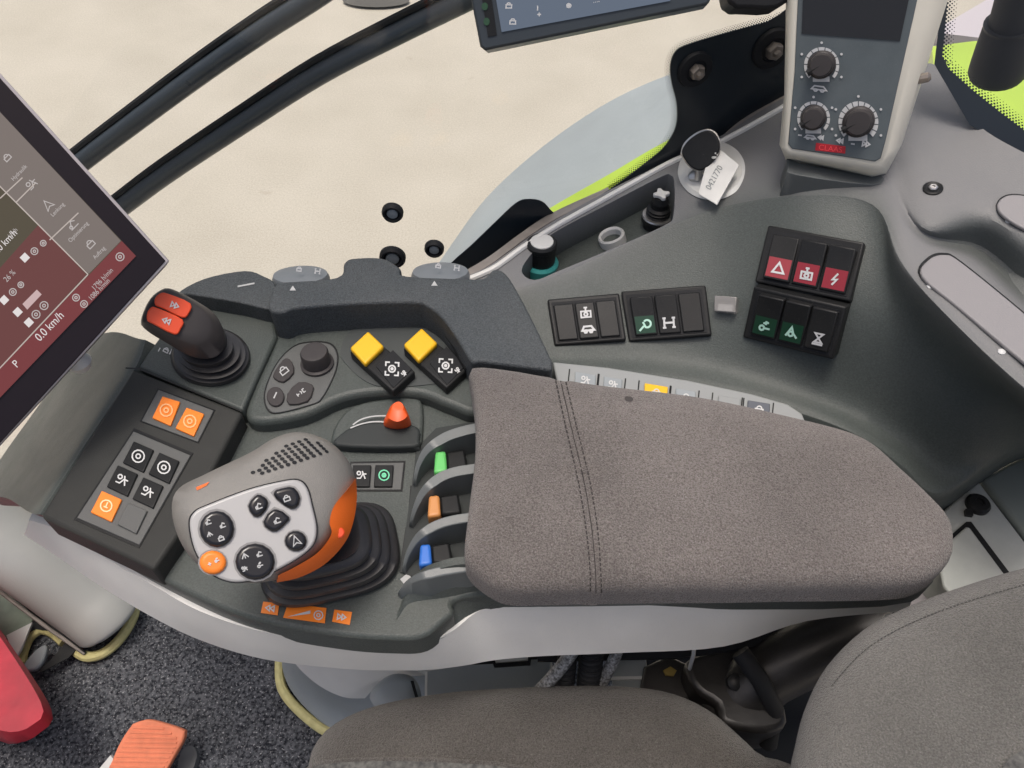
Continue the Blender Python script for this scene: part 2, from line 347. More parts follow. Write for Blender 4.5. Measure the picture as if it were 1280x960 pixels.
ICON = {
 'wheel': [circ(0, 0, .85), circ(0, 0, .32, n=8)], 'arrow_ring': [circ(0, 0, .85), [(0, .4), (0, -.45)], [(-.35, -.1), (0, -.5), (.35, -.1)]],
 'axle': [[(-.8, -.5), (-.8, .5)], [(.8, -.5), (.8, .5)], [(-.8, 0), (.8, 0)], [(0, 0), (0, .7)], [(-.3, .6), (.3, .6)]],
 'hook': [[(-.8, .5), (-.2, .5), (.2, -.2), (.8, -.2)], [(.1, -.7), (.6, .6)], circ(-.45, -.35, .3, n=8)],
 'power': [circ(0, 0, .8), [(0, -.55), (0, .1)], [(-.3, .2), (.3, .2)]],
 'tri': [[(-.85, .7), (0, -.8), (.85, .7), (-.85, .7)]], 'bolt': [[(.35, -.9), (-.35, .1), (.3, .0), (-.35, .9)]],
 'batt': [[(-.8, -.2), (.8, -.2), (.8, .8), (-.8, .8), (-.8, -.2)], [(-.3, -.8), (.3, -.8)], [(0, -.8), (0, -.3)], circ(0, .3, .3, n=8)],
 'lamp': [circ(.3, -.1, .55, -140, 120), [(-.2, .2), (-.9, .9)], [(-.3, -.4), (.1, .5)]],
 'H': [[(-.7, -.7), (-.7, .7)], [(.7, -.7), (.7, .7)], [(-.7, 0), (.7, 0)], [(-.95, -.7), (-.45, -.7)], [(-.95, .7), (-.45, .7)], [(.45, -.7), (.95, -.7)], [(.45, .7), (.95, .7)]],
 'hour': [[(-.6, -.8), (.6, -.8), (-.5, .5), (.6, .5), (-.6, -.8)], [(-.8, .8), (.8, .8)]],
 'fan': [circ(-.4, .3, .35, n=8), [(0, .3), (.8, .3)], [(.1, -.8), (.1, -.2)], [(-.3, -.4), (.5, -.6)]],
 'cone': [[(-.8, .6), (-.1, -.8), (.3, .1), (.9, .7)], circ(-.1, .2, .35, n=8)],
 'pto': [[(-.8, -.3), (-.8, -.8), (-.3, -.8)], [(.3, -.8), (.8, -.8), (.8, -.3)], [(.8, .3), (.8, .8), (.3, .8)], [(-.3, .8), (-.8, .8), (-.8, .3)], circ(0, 0, .42, n=10), circ(0, 0, .12, n=6)],
 'lock': [[(-.7, 0), (.7, 0), (.7, .8), (-.7, .8), (-.7, 0)], circ(0, -.05, .45, 180, 360, 8)],
 'bar': [[(0, -.6), (0, .6)]], 'plus': [[(0, -.6), (0, .6)], [(-.6, 0), (.6, 0)]], 'esc': [[(-.8, -.3), (-.8, .3)], [(-.8, 0), (-.4, 0)], [(-.1, -.3), (.1, 0), (-.1, .3)], [(.8, -.3), (.4, -.3), (.4, .3), (.8, .3)]],
 'rewind': [[(-.1, -.5), (-.8, 0), (-.1, .5), (-.1, -.5)], [(.7, -.5), (0, 0), (.7, .5), (.7, -.5)]], 'fwd': [[(-.8, -.5), (-.8, .5), (-.1, 0), (-.8, -.5)], [(0, -.5), (0, .5), (.7, 0), (0, -.5)]],
 'lift': [[(-.8, .7), (.8, .7)], [(-.5, .3), (.1, -.5), (.7, -.1)], circ(-.5, .3, .25, n=8)], 'down': [[(-.8, .5), (0, -.6), (.8, .5)], [(0, -.5), (0, .6)]],
 'nav': [[(0, -.9), (.75, .75), (0, .35), (-.75, .75), (0, -.9)]], 'snow': [[(-.8, 0), (.8, 0)], [(-.4, -.7), (.4, .7)], [(.4, -.7), (-.4, .7)]],
 'car': [[(-.9, .3), (-.6, -.3), (.5, -.3), (.9, .3), (-.9, .3)], circ(-.4, .45, .2, n=6), circ(.4, .45, .2, n=6)],
}
def icon(pl, cx, cy, s, kind, m, parent, h, rot=0, w=None, name="symbol", sx=1.0):
    c, sn = cos(radians(rot)), sin(radians(rot)); st = []
    for q in ICON[kind]:
        st.append([(round(cx+s*(x*sx*c-y*sn), 3), round(cy+s*(x*sx*sn+y*c), 3)) for x, y in q])
    V, Fc = rib_mesh(pl, st, (w or s*.26)*.85, h); return mk(name, V, Fc, m, parent, smooth=0)
def txt(s, pl, px, py, hpx, rot, m, parent, h, name="lettering", w=1.0):
    cu = bpy.data.curves.new("t", 'FONT'); cu.body = s; cu.size = 1.0; cu.align_x = 'CENTER'; cu.align_y = 'CENTER'
    o = bpy.data.objects.new("t", cu); COL.objects.link(o); dg = bpy.context.evaluated_depsgraph_get()
    me = bpy.data.meshes.new_from_object(o.evaluated_get(dg)); bpy.data.objects.remove(o); bpy.data.curves.remove(cu)
    c, sn = cos(radians(rot)), sin(radians(rot)); V = []
    for v in me.vertices:
        x, y = v.co.x*hpx*w, -v.co.y*hpx; V.append(pl.p(px+x*c-y*sn, py+x*sn+y*c, h))
    Fc = [tuple(p.vertices) for p in me.polygons]; bpy.data.meshes.remove(me)
    return mk(name, V, Fc, m, parent, smooth=0)
def bvh(o):
    w = wloc(o); return BVHTree.FromPolygons([v.co+w for v in o.data.vertices], [tuple(p.vertices) for p in o.data.polygons])
def hit(tree, px, py):
    r = tree.ray_cast(CAM, ray(px, py).normalized()); return (r[0], r[1])
def plane3(tree, pts):
    a, b, c = [hit(tree, *p)[0] for p in pts[:3]]; n = (b-a).cross(c-a)
    if n.dot(CAM-a) < 0: n = -n
    return Pl((a+b+c)/3, n)
def boolean(o, cutters):
    q, n = hit(bvh(o), 840, 400)
    if n.dot(CAM-q) < 0:
        bm = bmesh.new(); bm.from_mesh(o.data); bmesh.ops.reverse_faces(bm, faces=bm.faces); bm.to_mesh(o.data); bm.free()
    for c in cutters:
        b = o.modifiers.new("cut", 'BOOLEAN'); b.operation = 'DIFFERENCE'; b.object = c; b.solver = 'FAST'
    dg = bpy.context.evaluated_depsgraph_get(); me = bpy.data.meshes.new_from_object(o.evaluated_get(dg))
    o.modifiers.clear(); o.data = me
    for c in cutters: bpy.data.objects.remove(c)
    me.shade_smooth(); me.set_sharp_from_angle(angle=radians(32))
# ================================================================== the setting
R = random.Random(7)
ZG = -1.30
mk("ground", [(-40, -40, ZG), (40, -40, ZG), (40, 60, ZG), (-40, 60, ZG)], [(0, 1, 2, 3)], concrete(), kind="structure", smooth=0)
fx = [(-1.3, -1.2), (1.2, -1.2), (1.2, .63), (-1.3, .63)]
V, Fc = rings([[Vector((x, y, -.04)) for x, y in fx], [Vector((x, y, 0)) for x, y in fx]])
mk("cab_floor", V, Fc, CARP, kind="structure", smooth=0)
# blurred dark drain on the ground
sheet("drain_cover", HZ(ZG), disc(470, 0, 42, 9), .02, mat("wet_iron", (.10, .095, .085), .7), label="round dark drain cover lying flat on the beige concrete yard", cat="drain cover")

# ------------------------------------------------------------------ fender outside the side window
OUT = [(520, 372, .30), (560, 312, .36), (610, 245, .42), (680, 182, .49), (760, 128, .56), (840, 92, .62), (930, 66, .67), (1040, 44, .70)]
INN = [(556, 380, .36), (590, 342, .40), (640, 296, .45), (700, 259, .50), (765, 222, .56), (830, 184, .61), (920, 140, .66), (1040, 96, .70)]
MID = [((a[0]+b[0])/2-2, (a[1]+b[1])/2-3, (a[2]+b[2])/2+.012) for a, b in zip(OUT, INN)]
fen = thing("wheel_fender", "grey curved wheel fender with lime green inner edge outside the side window", "fender", PZ(700, 240, .35))
patch([OUT, MID, INN], FEND, "fender_shell", fen, 6, 4, (0, 0, -.03))
S1 = [(x-4, y-4, z+.004) for x, y, z in INN]; S2 = [(x+13, y+15, z-.004) for x, y, z in INN]
patch([S1, [((a[0]+b[0])/2, (a[1]+b[1])/2, a[2]+.002) for a, b in zip(S1, S2)], S2], LIME, "painted_edge", fen, 6, 2, (0, 0, -.05))
# wheel below the fender
wc = PZ(900, 150, .2); wc = Vector((wc.x+.15, wc.y+.05, -.35))
# lime bodywork and lamp stalk behind the rear window
lb = thing("rear_bodywork", "lime green painted tractor bodywork seen through the rear corner window", "bodywork", PZ(1240, 150, .50))
patch([[(1165, 58, .62), (1230, 50, .60), (1330, 42, .58), (1450, 30, .56)], [(1170, 110, .62), (1235, 105, .62), (1335, 100, .6), (1450, 90, .58)],
       [(1180, 200, .60), (1240, 205, .60), (1340, 215, .58), (1460, 220, .56)], [(1190, 260, .50), (1250, 270, .5), (1340, 280, .48), (1460, 290, .46)]],
      LIME, "painted_panel", lb, 5, 5, (0, 0, -.04))
prism("side_sheet", HZ(.40), [(1165, 40), (1300, -40), (1500, -60), (1500, 40), (1330, 60)], .0, -.03, mat("mauve_sheet", (.50, .46, .49), .6), lb)
lp = thing("lamp_stalk", "dark tapered lamp stalk with rounded foot above the lime bodywork", "lamp stalk", PZ(1250, 95, .72))
a, b = PZ(1246, 92, .70), PZ(1290, -60, .86)
tube("stalk_foot", [a.lerp(b, t) for t in (-.06, -.045, -.02, .02, .12, .25, .40, .45)], .034, MATTE, lp, 24,
     rf=lambda t: (.30, .72, .95, 1.04, 1.02, .98, .92, .86)[round(t*7)])
tube("stalk_arm", [a.lerp(b, t) for t in (.40, .7, 1.0, 1.4)], .026, MATTE, lp, 20)
tube("joint_ring", [a.lerp(b, t) for t in (.43, .45)], .0315, BLACK, lp, 24)

# ------------------------------------------------------------------ side window (glass with printed border and fixings)
g0, g1 = Vector((-.04, .640, 0)), Vector((.30, .738, 0)); gd = (g1-g0).normalized(); gn = Vector((gd.y, -gd.x, 0)).normalized()
WP = Pl(Vector((-.04, .640, .70)), gn)
WL = Pl(Vector((-.04, .640, .70)), (0, -1, 0))
def gpt(s, z):      # point on the glass at distance s along the sill and height z
    p = WP.o + gd*s; k = Vector((0, 0, 1)); k = (k-gn*k.dot(gn)).normalized(); return p + k*((z-p.z)/k.z)
side = thing("side_window", "large clear side window with black dotted border and bolt fixings", "window", gpt(0, .05))
lft = Vector((-1.15, 0, 0))
q = [gpt(0, .05)+lft, gpt(0, .05), gpt(.42, .05), gpt(.42, 1.7), gpt(0, 1.7), gpt(0, 1.7)+lft]; off = Vector((0, .006, 0))
mk("pane", [p+off for p in q]+q, [(0, 1, 4, 5), (1, 2, 3, 4), (6, 7, 10, 11), (7, 8, 9, 10)], GLASS, side, smooth=0)
frit_px = [(1010, 12), (960, 27), (905, 42), (862, 55), (845, 64), (838, 82), (840, 105), (846, 130), (845, 158), (832, 182), (812, 200),
           (764, 236), (728, 257), (702, 272), (690, 264), (678, 252), (660, 249), (645, 254), (620, 277), (590, 306), (560, 335), (575, 350), (640, 330), (1010, 190)]
prism("printed_border", WP, frit_px, .0012, .0004, FRIT, side, sm=4, smooth=20)
bd = resample(spl([p for p in frit_px[:12]], 8, False), 230, False)
V = []; Fc = []
for row in range(4):
    for i, p in enumerate(bd):
        if (i+row) % 2: continue
        d = (bd[min(i+1, 229)]-bd[max(i-1, 0)]).normalized(); nn = Vector((d.y, -d.x)); c = p-nn*(1.0+row*1.9)
        r = (1.05, .9, .72, .55)[row]; k = len(V)
        V += [WP.p(c.x+r*cos(a*pi/3), c.y+r*sin(a*pi/3), .0010) for a in range(6)]; Fc.append(tuple(range(k, k+6)))
mk("halftone_dots", V, Fc, FRIT, side, kind="stuff", smooth=0)
for cx, cy, r in ((868, 86, 21), (964, 60, 23)):
    o = WP.p(cx, cy, .001); pr = r*o.y/ (F*.75) 
    s = (o-CAM).length/F*r
    w = lathe("fixing_washer", o, gn, [(s, 0), (s, .002), (s*.93, .004), (s*.6, .0045), (s*.55, .003), (s*.3, .003)], MATTE, side)
    lathe("bolt_head", o+gn*.003, gn, [(s*.42, 0), (s*.42, .006), (s*.36, .008), (s*.2, .008), (s*.16, .012), (.0005, .013)], BOLTM, w, n=6)
for cx, cy, r in ((491, 264, 13), (491, 320, 16), (543, 309, 12)):
    o = WL.p(cx, cy, .0005); s = (o-CAM).length/F*r; gl = WL.n
    w = lathe("glass_grommet", o, gl, [(s, 0), (s, .004), (s*.85, .007), (s*.72, .007), (s*.62, .003), (.0005, .003)], MATTE, side)
    lathe("cap", o+gl*.003, gl, [(s*.5, 0), (s*.5, .002), (.0005, .003)], BLUEGREY, w)
patch([[(556, 352, .70), (606, 324, .706), (650, 292, .714), (690, 266, .72), (760, 234, .733)], [(566, 356, .70), (612, 331, .708), (654, 300, .716), (694, 274, .722), (762, 239, .736)]], SEAL, "glass_seal", side, 6, 2, (0, 0, -.006))
patch([[(900, 172, .78), (935, 143, .80), (990, 108, .82)], [(904, 181, .78), (940, 156, .80), (992, 120, .82)]], SEAL, "glass_seal", side, 6, 2, (0, 0, -.006))

# black rails outside the window
for pts, lab in (([(100, 204), (150, 166), (250, 92), (330, 37), (400, -8), (470, -60), (620, -180)], "black outside rail curving from behind the tilted terminal, farther from the roof monitor"),
                 ([(156, 256), (210, 216), (300, 156), (400, 92), (500, 40), (590, -4), (680, -50), (860, -150)], "black outside rail running from the tilted terminal to the roof monitor")):
    t = thing("outside_rail", lab, "rail", PZ(pts[0][0], pts[0][1], .45))
    P3 = [PZ(x, y, .45+.13*i) for i, (x, y) in enumerate(spl(pts, 4, False))] if False else [WL.p(x, y, -.12) for x, y in spl(pts, 5, False)]
    d = (P3[0]-P3[1]).normalized(); P3 = [P3[0]+d*.35]+P3
    tube("rail_tube", P3, .0108, TUBEM, t, 16); 
    tube("rubber_strip", [p+Vector((-.004, .002, .0125)) for p in P3], .0045, MATTE, t, 8)

# ------------------------------------------------------------------ side console (moulded shell with tray)
def col(c0): return c0
COLS = [
 [(560, 540, .60), (575, 490, .675), (590, 450, .69), (592, 415, .70), (590, 385, .706), (588, 378, .708), (586, 372, .708), (582, 367, .708), (578, 362, .708), (572, 357, .708), (560, 352, .708)],
 [(640, 540, .60), (640, 480, .68), (640, 445, .69), (642, 410, .70), (646, 368, .712), (645, 360, .714), (640, 352, .714), (634, 347, .714), (628, 343, .714), (620, 339, .714), (610, 333, .714)],
 [(700, 545, .60), (700, 475, .68), (700, 445, .69), (700, 405, .703), (700, 350, .722), (700, 341, .724), (698, 328, .724), (696, 316, .724), (693, 304, .724), (690, 293, .725), (684, 281, .725)],
 [(800, 555, .60), (800, 485, .68), (800, 445, .69), (800, 392, .71), (797, 308, .742), (796, 298, .745), (795, 283, .745), (795, 268, .745), (794, 253, .745), (793, 239, .747), (790, 223, .748)],
 [(900, 570, .60), (900, 500, .68), (900, 455, .692), (900, 385, .725), (896, 272, .770), (895, 261, .773), (895, 245, .775), (895, 230, .776), (895, 214, .777), (893, 198, .778), (890, 176, .78)],
 [(1000, 590, .60), (1000, 525, .68), (1000, 478, .695), (1002, 370, .762), (1000, 256, .808), (1000, 245, .812), (1000, 228, .815), (1000, 205, .817), (998, 180, .818), (995, 155, .82), (990, 118, .822)],
 [(1075, 620, .60), (1078, 555, .68), (1080, 512, .69), (1085, 385, .772), (1090, 268, .820), (1091, 256, .825), (1093, 240, .828), (1095, 215, .83), (1096, 180, .832), (1098, 145, .835), (1102, 90, .838)],
 [(1115, 660, .59), (1128, 592, .672), (1136, 548, .682), (1132, 430, .760), (1122, 335, .812), (1131, 324, .820), (1146, 302, .824), (1151, 290, .822), (1152, 272, .830), (1156, 190, .842), (1172, 82, .850)],
 [(1172, 645, .60), (1176, 622, .655), (1190, 580, .672), (1197, 490, .745), (1172, 394, .812), (1184, 382, .822), (1214, 332, .824), (1226, 313, .808), (1226, 270, .836), (1224, 212, .846), (1216, 150, .855)],
 [(1282, 572, .62), (1286, 562, .665), (1290, 548, .70), (1292, 522, .755), (1282, 494, .812), (1293, 480, .822), (1292, 402, .824), (1300, 376, .805), (1292, 308, .836), (1290, 252, .846), (1290, 196, .857)],
 [(1400, 600, .62), (1410, 592, .665), (1415, 588, .70), (1415, 583, .755), (1405, 580, .812), (1415, 562, .822), (1410, 480, .824), (1415, 455, .805), (1408, 380, .836), (1400, 315, .846), (1395, 245, .857)],
]
rows = [[c[j] for c in COLS] for j in range(11)]
console = thing("side_console", "grey moulded side console with tray and sloped switch wall beside the armrest", "console", PZ(950, 420, .50))
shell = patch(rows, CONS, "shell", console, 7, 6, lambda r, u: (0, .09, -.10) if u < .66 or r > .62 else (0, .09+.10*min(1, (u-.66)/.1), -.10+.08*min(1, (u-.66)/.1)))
NCU = (len(COLS)-1)*7+1; NRV = 61
def painted_light_at(k):  # light painted by row: shaded wall and trough, lit plateau, soft shoulder fade
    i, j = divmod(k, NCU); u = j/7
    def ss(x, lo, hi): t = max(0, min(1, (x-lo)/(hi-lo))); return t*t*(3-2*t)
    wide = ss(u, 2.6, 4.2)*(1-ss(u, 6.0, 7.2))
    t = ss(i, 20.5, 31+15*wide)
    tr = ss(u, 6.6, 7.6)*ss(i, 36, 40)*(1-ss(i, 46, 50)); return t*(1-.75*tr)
PAINTED_LIGHT = [painted_light_at(k) for k in range(NCU*NRV)]
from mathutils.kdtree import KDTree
KD = KDTree(len(PAINTED_LIGHT))
for k in range(len(PAINTED_LIGHT)): KD.insert(shell.data.vertices[k].co, k)
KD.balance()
T0 = bvh(shell)
tray_px = [(652, 338), (668, 313), (694, 290), (760, 255), (826, 221), (838, 219), (843, 228), (842, 268), (830, 282), (760, 313), (700, 338), (668, 350)]
tp = [hit(T0, x, y)[0] for x, y in spl(tray_px, 4)]
cv, cf = rings([[Vector((p.x, p.y, p.z-.034)) for p in tp], [Vector((p.x, p.y, p.z+.12)) for p in tp]])
cut = mk("cutter", cv, cf, DARK)
boolean(shell, [cut])
at_ = shell.data.attributes.new("painted_light", 'FLOAT', 'POINT'); ws = wloc(shell)
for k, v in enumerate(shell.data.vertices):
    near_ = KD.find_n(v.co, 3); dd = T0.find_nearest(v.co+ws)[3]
    at_.data[k].value = 0.0 if dd > .003 else sum(PAINTED_LIGHT[n[1]]/(n[2]+1e-4) for n in near_)/sum(1/(n[2]+1e-4) for n in near_)  # tray recess keeps the dark end, as painted shade
TC = bvh(shell)
# trim along the sill, tray liner, oval covers, screw
sill = [(560, 352), (610, 333), (650, 305), (690, 279), (740, 251), (790, 223), (840, 196), (890, 176), (940, 150), (985, 124)]
trim = []
for x, y in spl(sill, 4, False):
    h = T0.ray_cast(CAM, ray(x+3, y+6).normalized()); 
    if h[0] is not None: trim.append(h[0]+Vector((0, 0, .001)))
tube("sill_trim", trim, .0032, LIGHT, console, 8)
lin = [(p.x, p.y) for p in tp]
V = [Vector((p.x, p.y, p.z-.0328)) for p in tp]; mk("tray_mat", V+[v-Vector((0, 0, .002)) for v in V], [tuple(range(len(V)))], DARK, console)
for o4, nm in (([(1153, 345), (1160, 325), (1180, 318), (1205, 330), (1300, 408), (1330, 440), (1330, 490), (1290, 460), (1200, 385)], "oval_cover"),
               ([(1247, 258), (1253, 247), (1270, 243), (1300, 250), (1340, 275), (1340, 310), (1290, 290), (1258, 272)], "oval_cover")):
    pl = plane3(TC, [o4[0], (o4[3] if o4[3][0] < 1279 else (1275, 250)), (1265, 430) if o4[0][0] < 1200 else (1275, 280)])
    c = Vector((sum(p[0] for p in o4)/9, sum(p[1] for p in o4)/9)) if len(o4) == 9 else Vector((1292, 268))
    big = [tuple(c+(Vector(p)-c)*1.03) for p in o4]
    g = prism("cover_gap", pl, big, .0016, -.004, BLACK, console, sm=5)
    prism(nm, pl, o4, .0034, .0, mat("lilac_plastic", (.235, .228, .232), .5, bump=.2, bscale=1200), console, sm=5, bevel=(.0012, 3))
for x, y in ((1163, 358), (1252, 440), (1261, 276)):
    p, n = hit(TC, x, y); lathe("lamp_dot", p, n, [(.0026, -.001), (.0026, .0006), (.0016, .0012), (.0002, .0013)], WHITE, console, 12)
p, n = hit(TC, 1166, 236)
sc_ = lathe("screw_washer", p, n, [(.0078, -.002), (.0078, .0012), (.0066, .0018), (.005, .0010), (.0002, .0010)], BLACK, console)
lathe("screw_head", p, n, [(.0038, .0005), (.0038, .0022), (.0028, .003), (.0016, .003), (.0012, .0018), (.0002, .0018)], METAL, sc_, 6)

# ------------------------------------------------------------------ rear window corner with printed border
rw = thing("rear_corner_window", "clear rear corner window with black dotted border behind the climate unit", "window", PZ(1230, 175, .84))
RP = Pl(PZ(1230, 165, .853), Vector((-.30, -.62, .45)))
q = [(1170, -60), (1172, 78), (1214, 152), (1290, 198), (1400, 255), (1400, -60)]
prism("pane", RP, q, 0, -.004, GLASS, rw, smooth=0)
bpx = [(1190, -60), (1178, 70), (1186, 86), (1215, 112), (1250, 140), (1290, 170), (1400, 240)]
opx = [(1400, 262), (1290, 204), (1212, 156), (1168, 80), (1184, -60)]
prism("printed_border", RP, bpx+opx, .0016, .0006, FRIT, rw, smooth=0)
bd = resample(spl(bpx, 6, False), 170, False); V = []; Fc = []
for row in range(5):
    for i, p in enumerate(bd):
        if (i+row) % 2: continue
        d = (bd[min(i+1, 169)]-bd[max(i-1, 0)]).normalized(); c = p+Vector((d.y, -d.x))*(1.2+row*2.8)
        r = (1.6, 1.4, 1.15, .9, .65)[row]; k = len(V)
        V += [RP.p(c.x+r*cos(a*pi/3), c.y+r*sin(a*pi/3), .0012) for a in range(6)]; Fc.append(tuple(range(k, k+6)))
mk("halftone_dots", V, Fc, FRIT, rw, kind="stuff", smooth=0)

# ------------------------------------------------------------------ rocker switch banks on the console
def rocker_bank(quad, rk, label, us):
    pl = plane3(TC, [quad[0], quad[1], quad[2]]); 
    mx = max((hit(TC, *Q(quad, i/6, j/6))[0]-pl.o).dot(pl.n) for i in range(7) for j in range(7)); pl.o = pl.o+pl.n*max(0, mx-.001)
    c = pl.p(*Q(quad, .5, .5))
    t = thing("switch_bank", label, "switch bank", c, "rocker switch banks on the side console")
    out = [tuple(p) for p in quad]
    prism("frame", pl, out, .0035, -.014, BLACK, t, bevel=(.0018, 3))
    prism("well", pl, QR(quad, .05, .95, .08, .93), .0042, .003, MATTE, t)
    for (u0, u1), (lens, sym, sm_, hh) in zip(us, rk):
        qd = QR(quad, u0, u1, .13, .90)
        ht, hb = hh
        def hf(x, y, qd=qd, ht=ht, hb=hb):
            a = Vector(qd[0]).lerp(Vector(qd[1]), .5); b = Vector(qd[3]).lerp(Vector(qd[2]), .5)
            s = max(0, min(1, (Vector((x, y))-a).dot(b-a)/(b-a).length_squared)); return ht+(hb-ht)*s
        top = [pl.p(x, y, hf(x, y)) for x, y in qd]; bot = [v-pl.n*(hf(x, y)-.001) for v, (x, y) in zip(top, qd)]
        V, Fc = rings([bot, top]); rb = mk("rocker", V, Fc, BLACK, t, bevel=(.0012, 2))
        if lens:
            lq = QR(quad, u0+.02, u1-.02, .52, .86)
            V = [pl.p(x, y, hf(x, y)+.0004) for x, y in lq]; mk("lens", V, [(0, 1, 2, 3)], lens, rb, smooth=0)
        if sym:
            cx, cy = Q(quad, (u0+u1)/2, .69)
            ang = math.degrees(math.atan2(quad[1][1]-quad[0][1], quad[1][0]-quad[0][0]))
            icon(pl, cx, cy, 8.4, sym, sm_, rb, lambda x, y: hf(x, y)+.0009, rot=ang, w=2.9)
            if sym == 'car': 
                cx, cy = Q(quad, (u0+u1)/2, .35); icon(pl, cx, cy, 7.5, 'batt', sm_, rb, lambda x, y: hf(x, y)+.0009, rot=ang, w=2.4)
U3 = [(.07, .345), (.365, .635), (.655, .93)]
rocker_bank([(684, 374), (774, 366), (783, 425), (693, 432)], [(None, None, None, (.006, .006)), (None, 'car', WHITE, (.0065, .0065)), (None, None, None, (.006, .006))],
            "black switch bank with two blank rockers and a twin-symbol rocker, beside the grip bolster", U3)
rocker_bank([(776, 364), (882, 356), (890, 419), (786, 427)], [(DKGRN, 'lamp', GRNW, (.010, .006)), (None, 'H', WHITE, (.009, .006)), (None, None, None, (.006, .006))],
            "black switch bank with green lamp rocker, H-pattern rocker and one blank, next to clear block", [(.09, .36), (.38, .64), (.66, .92)])
rocker_bank([(960, 281), (1081, 303), (1063, 377), (943, 352)], [(REDK, 'tri', WHITE, (.005, .008)), (REDK, 'batt', WHITE, (.012, .006)), (REDK, 'bolt', WHITE, (.013, .006))],
            "black switch bank of three red-lens rockers with a warning triangle", U3)
rocker_bank([(942, 358), (1058, 384), (1041, 450), (928, 422)], [(DKGRN, 'fan', GRNW, (.012, .006)), (DKGRN, 'cone', GRNW, (.012, .006)), (None, 'hour', WHITE, (.008, .006))],
            "black switch bank with two green-lit rockers and one white-symbol rocker below the red ones", U3)

# clear block
p, n = hit(TC, 906, 380); pl = Pl(p, n)
cb = thing("clear_block", "small clear plastic sensor block on the console between the switch banks", "sensor", p)
prism("block", pl, [(893, 369), (921, 371), (919, 391), (892, 389)], .009, 0, CLEAR, cb, bevel=(.001, 2))
prism("core", pl, [(898, 380), (916, 381), (915, 389), (897, 388)], .005, .0005, PALE, cb)

# ------------------------------------------------------------------ ignition, key and tag
p, n = hit(T0, 892, 217); pl = Pl(p, n)
ig = thing("ignition_switch", "round pale ignition switch set in the console top", "ignition switch", p)
stack("bezel", [(pl, disc(890, 214, 43, 37), -.006), (pl, disc(890, 213, 43, 37), .002), (pl, disc(890, 212, 38, 32), .0045), (pl, disc(890, 212, 30, 25), .0040)], PALE, ig)
lathe("lock_barrel", pl.p(872, 224), n, [(.008, 0), (.008, .007), (.006, .008), (.0003, .008)], METAL, ig)
key = thing("ignition_key", "black-headed key standing in the ignition switch", "key", pl.p(872, 226, .008))
kp = Pl(pl.p(874, 190, .030), (CAM-pl.o).normalized()+Vector((-.3, 0, .2)))
prism("key_head", kp, [(852, 192), (856, 180), (868, 169), (882, 163), (893, 166), (899, 178), (897, 192), (886, 207), (874, 213), (862, 207)], .004, -.004, BLACK, key, sm=5, bevel=(.0015, 3))
tube("key_rim", [kp.p(x, y, .0) for x, y in spl([(852, 192), (856, 180), (868, 169), (882, 163), (893, 166), (899, 178), (897, 192), (886, 207), (874, 213), (862, 207), (852, 192)], 4, False)], .0013, METAL, key, 8)
tube("key_blade", [pl.p(872, 224, .006), kp.p(873, 210, -.001)], .0030, METAL, key, 8)
kt = thing("key_tag", "white handwritten tag hanging from the key ring", "key tag", pl.p(885, 240, .006))
tgp = Pl(pl.p(892, 225, .016), n+Vector((0, -.25, 0)))
prism("tag_plate", tgp, [(886, 194), (892, 186), (902, 188), (924, 206), (896, 256), (893, 254), (874, 243), (873, 240)], .0012, 0, TAG, kt, bevel=(.0004, 2))
txt("0421770", tgp, 893, 222, 11, -61, PEN, kt, .0016, w=.85)
tube("ring", [tgp.p(x, y, .004+.003*sin(i)) for i, (x, y) in enumerate(spl([(874, 180), (877, 187), (884, 191), (892, 190), (896, 194), (893, 197), (886, 196), (878, 192), (873, 184), (874, 180)], 4, False))], .0011, PALE, kt, 8)

# ------------------------------------------------------------------ things in the tray
z0 = .708
pg = thing("cigarette_lighter", "black ribbed lighter plug standing in the tray near the key", "lighter plug", PZ(818, 292, z0))
b0 = PZ(818, 292, z0)
lathe("socket_sleeve", b0, (0, 0, 1), [(.014, 0), (.014, .018), (.0165, .019), (.0165, .022), (.013, .0225), (.0125, .019)], BLACK, pg)
lathe("chrome_ring", b0, (0, 0, 1), [(.0155, .0222), (.0162, .0235), (.0155, .0248), (.0135, .0248)], METAL, pg)
lathe("plug_body", b0, (0, 0, 1), [(.011, .018), (.0125, .027), (.0105, .028), (.0125, .030), (.0105, .031), (.0118, .033), (.009, .035), (.009, .040), (.0095, .041), (.0075, .047), (.0003, .047)], BLACK, pg)
pk = Pl(b0+Vector((0, 0, .047)), (0, 0, 1)); c0 = b0+Vector((0, 0, .0475))
V = []; n8 = 16
for k in range(n8):
    rr = .0085 if k % 4 < 2 else .0052; V.append(c0+Vector((rr*cos(2*pi*k/n8), rr*sin(2*pi*k/n8), 0)))
V, Fc = rings([V, [v+Vector((0, 0, .004)) for v in V]]); mk("pale_crown", V, Fc, PALE, pg, bevel=(.0008, 2))
z1 = .683
b1 = PZ(676, 341, z1)
sk = thing("power_socket", "power socket with teal ring and pale cap in the tray's narrow end", "power socket", b1)
lathe("teal_collar", b1, (0, 0, 1), [(.018, 0), (.018, .014), (.016, .0165), (.013, .0165)], TEAL, sk)
lathe("cap_body", b1, (0, 0, 1), [(.0135, .014), (.0145, .020), (.0145, .034), (.0155, .035), (.0155, .040), (.0140, .0415), (.011, .0415)], BLACK, sk)
lathe("cap_top", b1, (0, 0, 1), [(.0118, .0412), (.0115, .0425), (.007, .043), (.0045, .0424), (.0003, .0424)], PALE, sk)
b2 = PZ(768, 308, .704)
so = thing("open_socket", "open socket with pale ring lying in the middle of the tray", "socket", b2)
lathe("pale_ring", b2, (-.35, .1, 1), [(.014, 0), (.014, .014), (.0125, .016), (.0105, .014), (.0105, .002)], PALE, so)
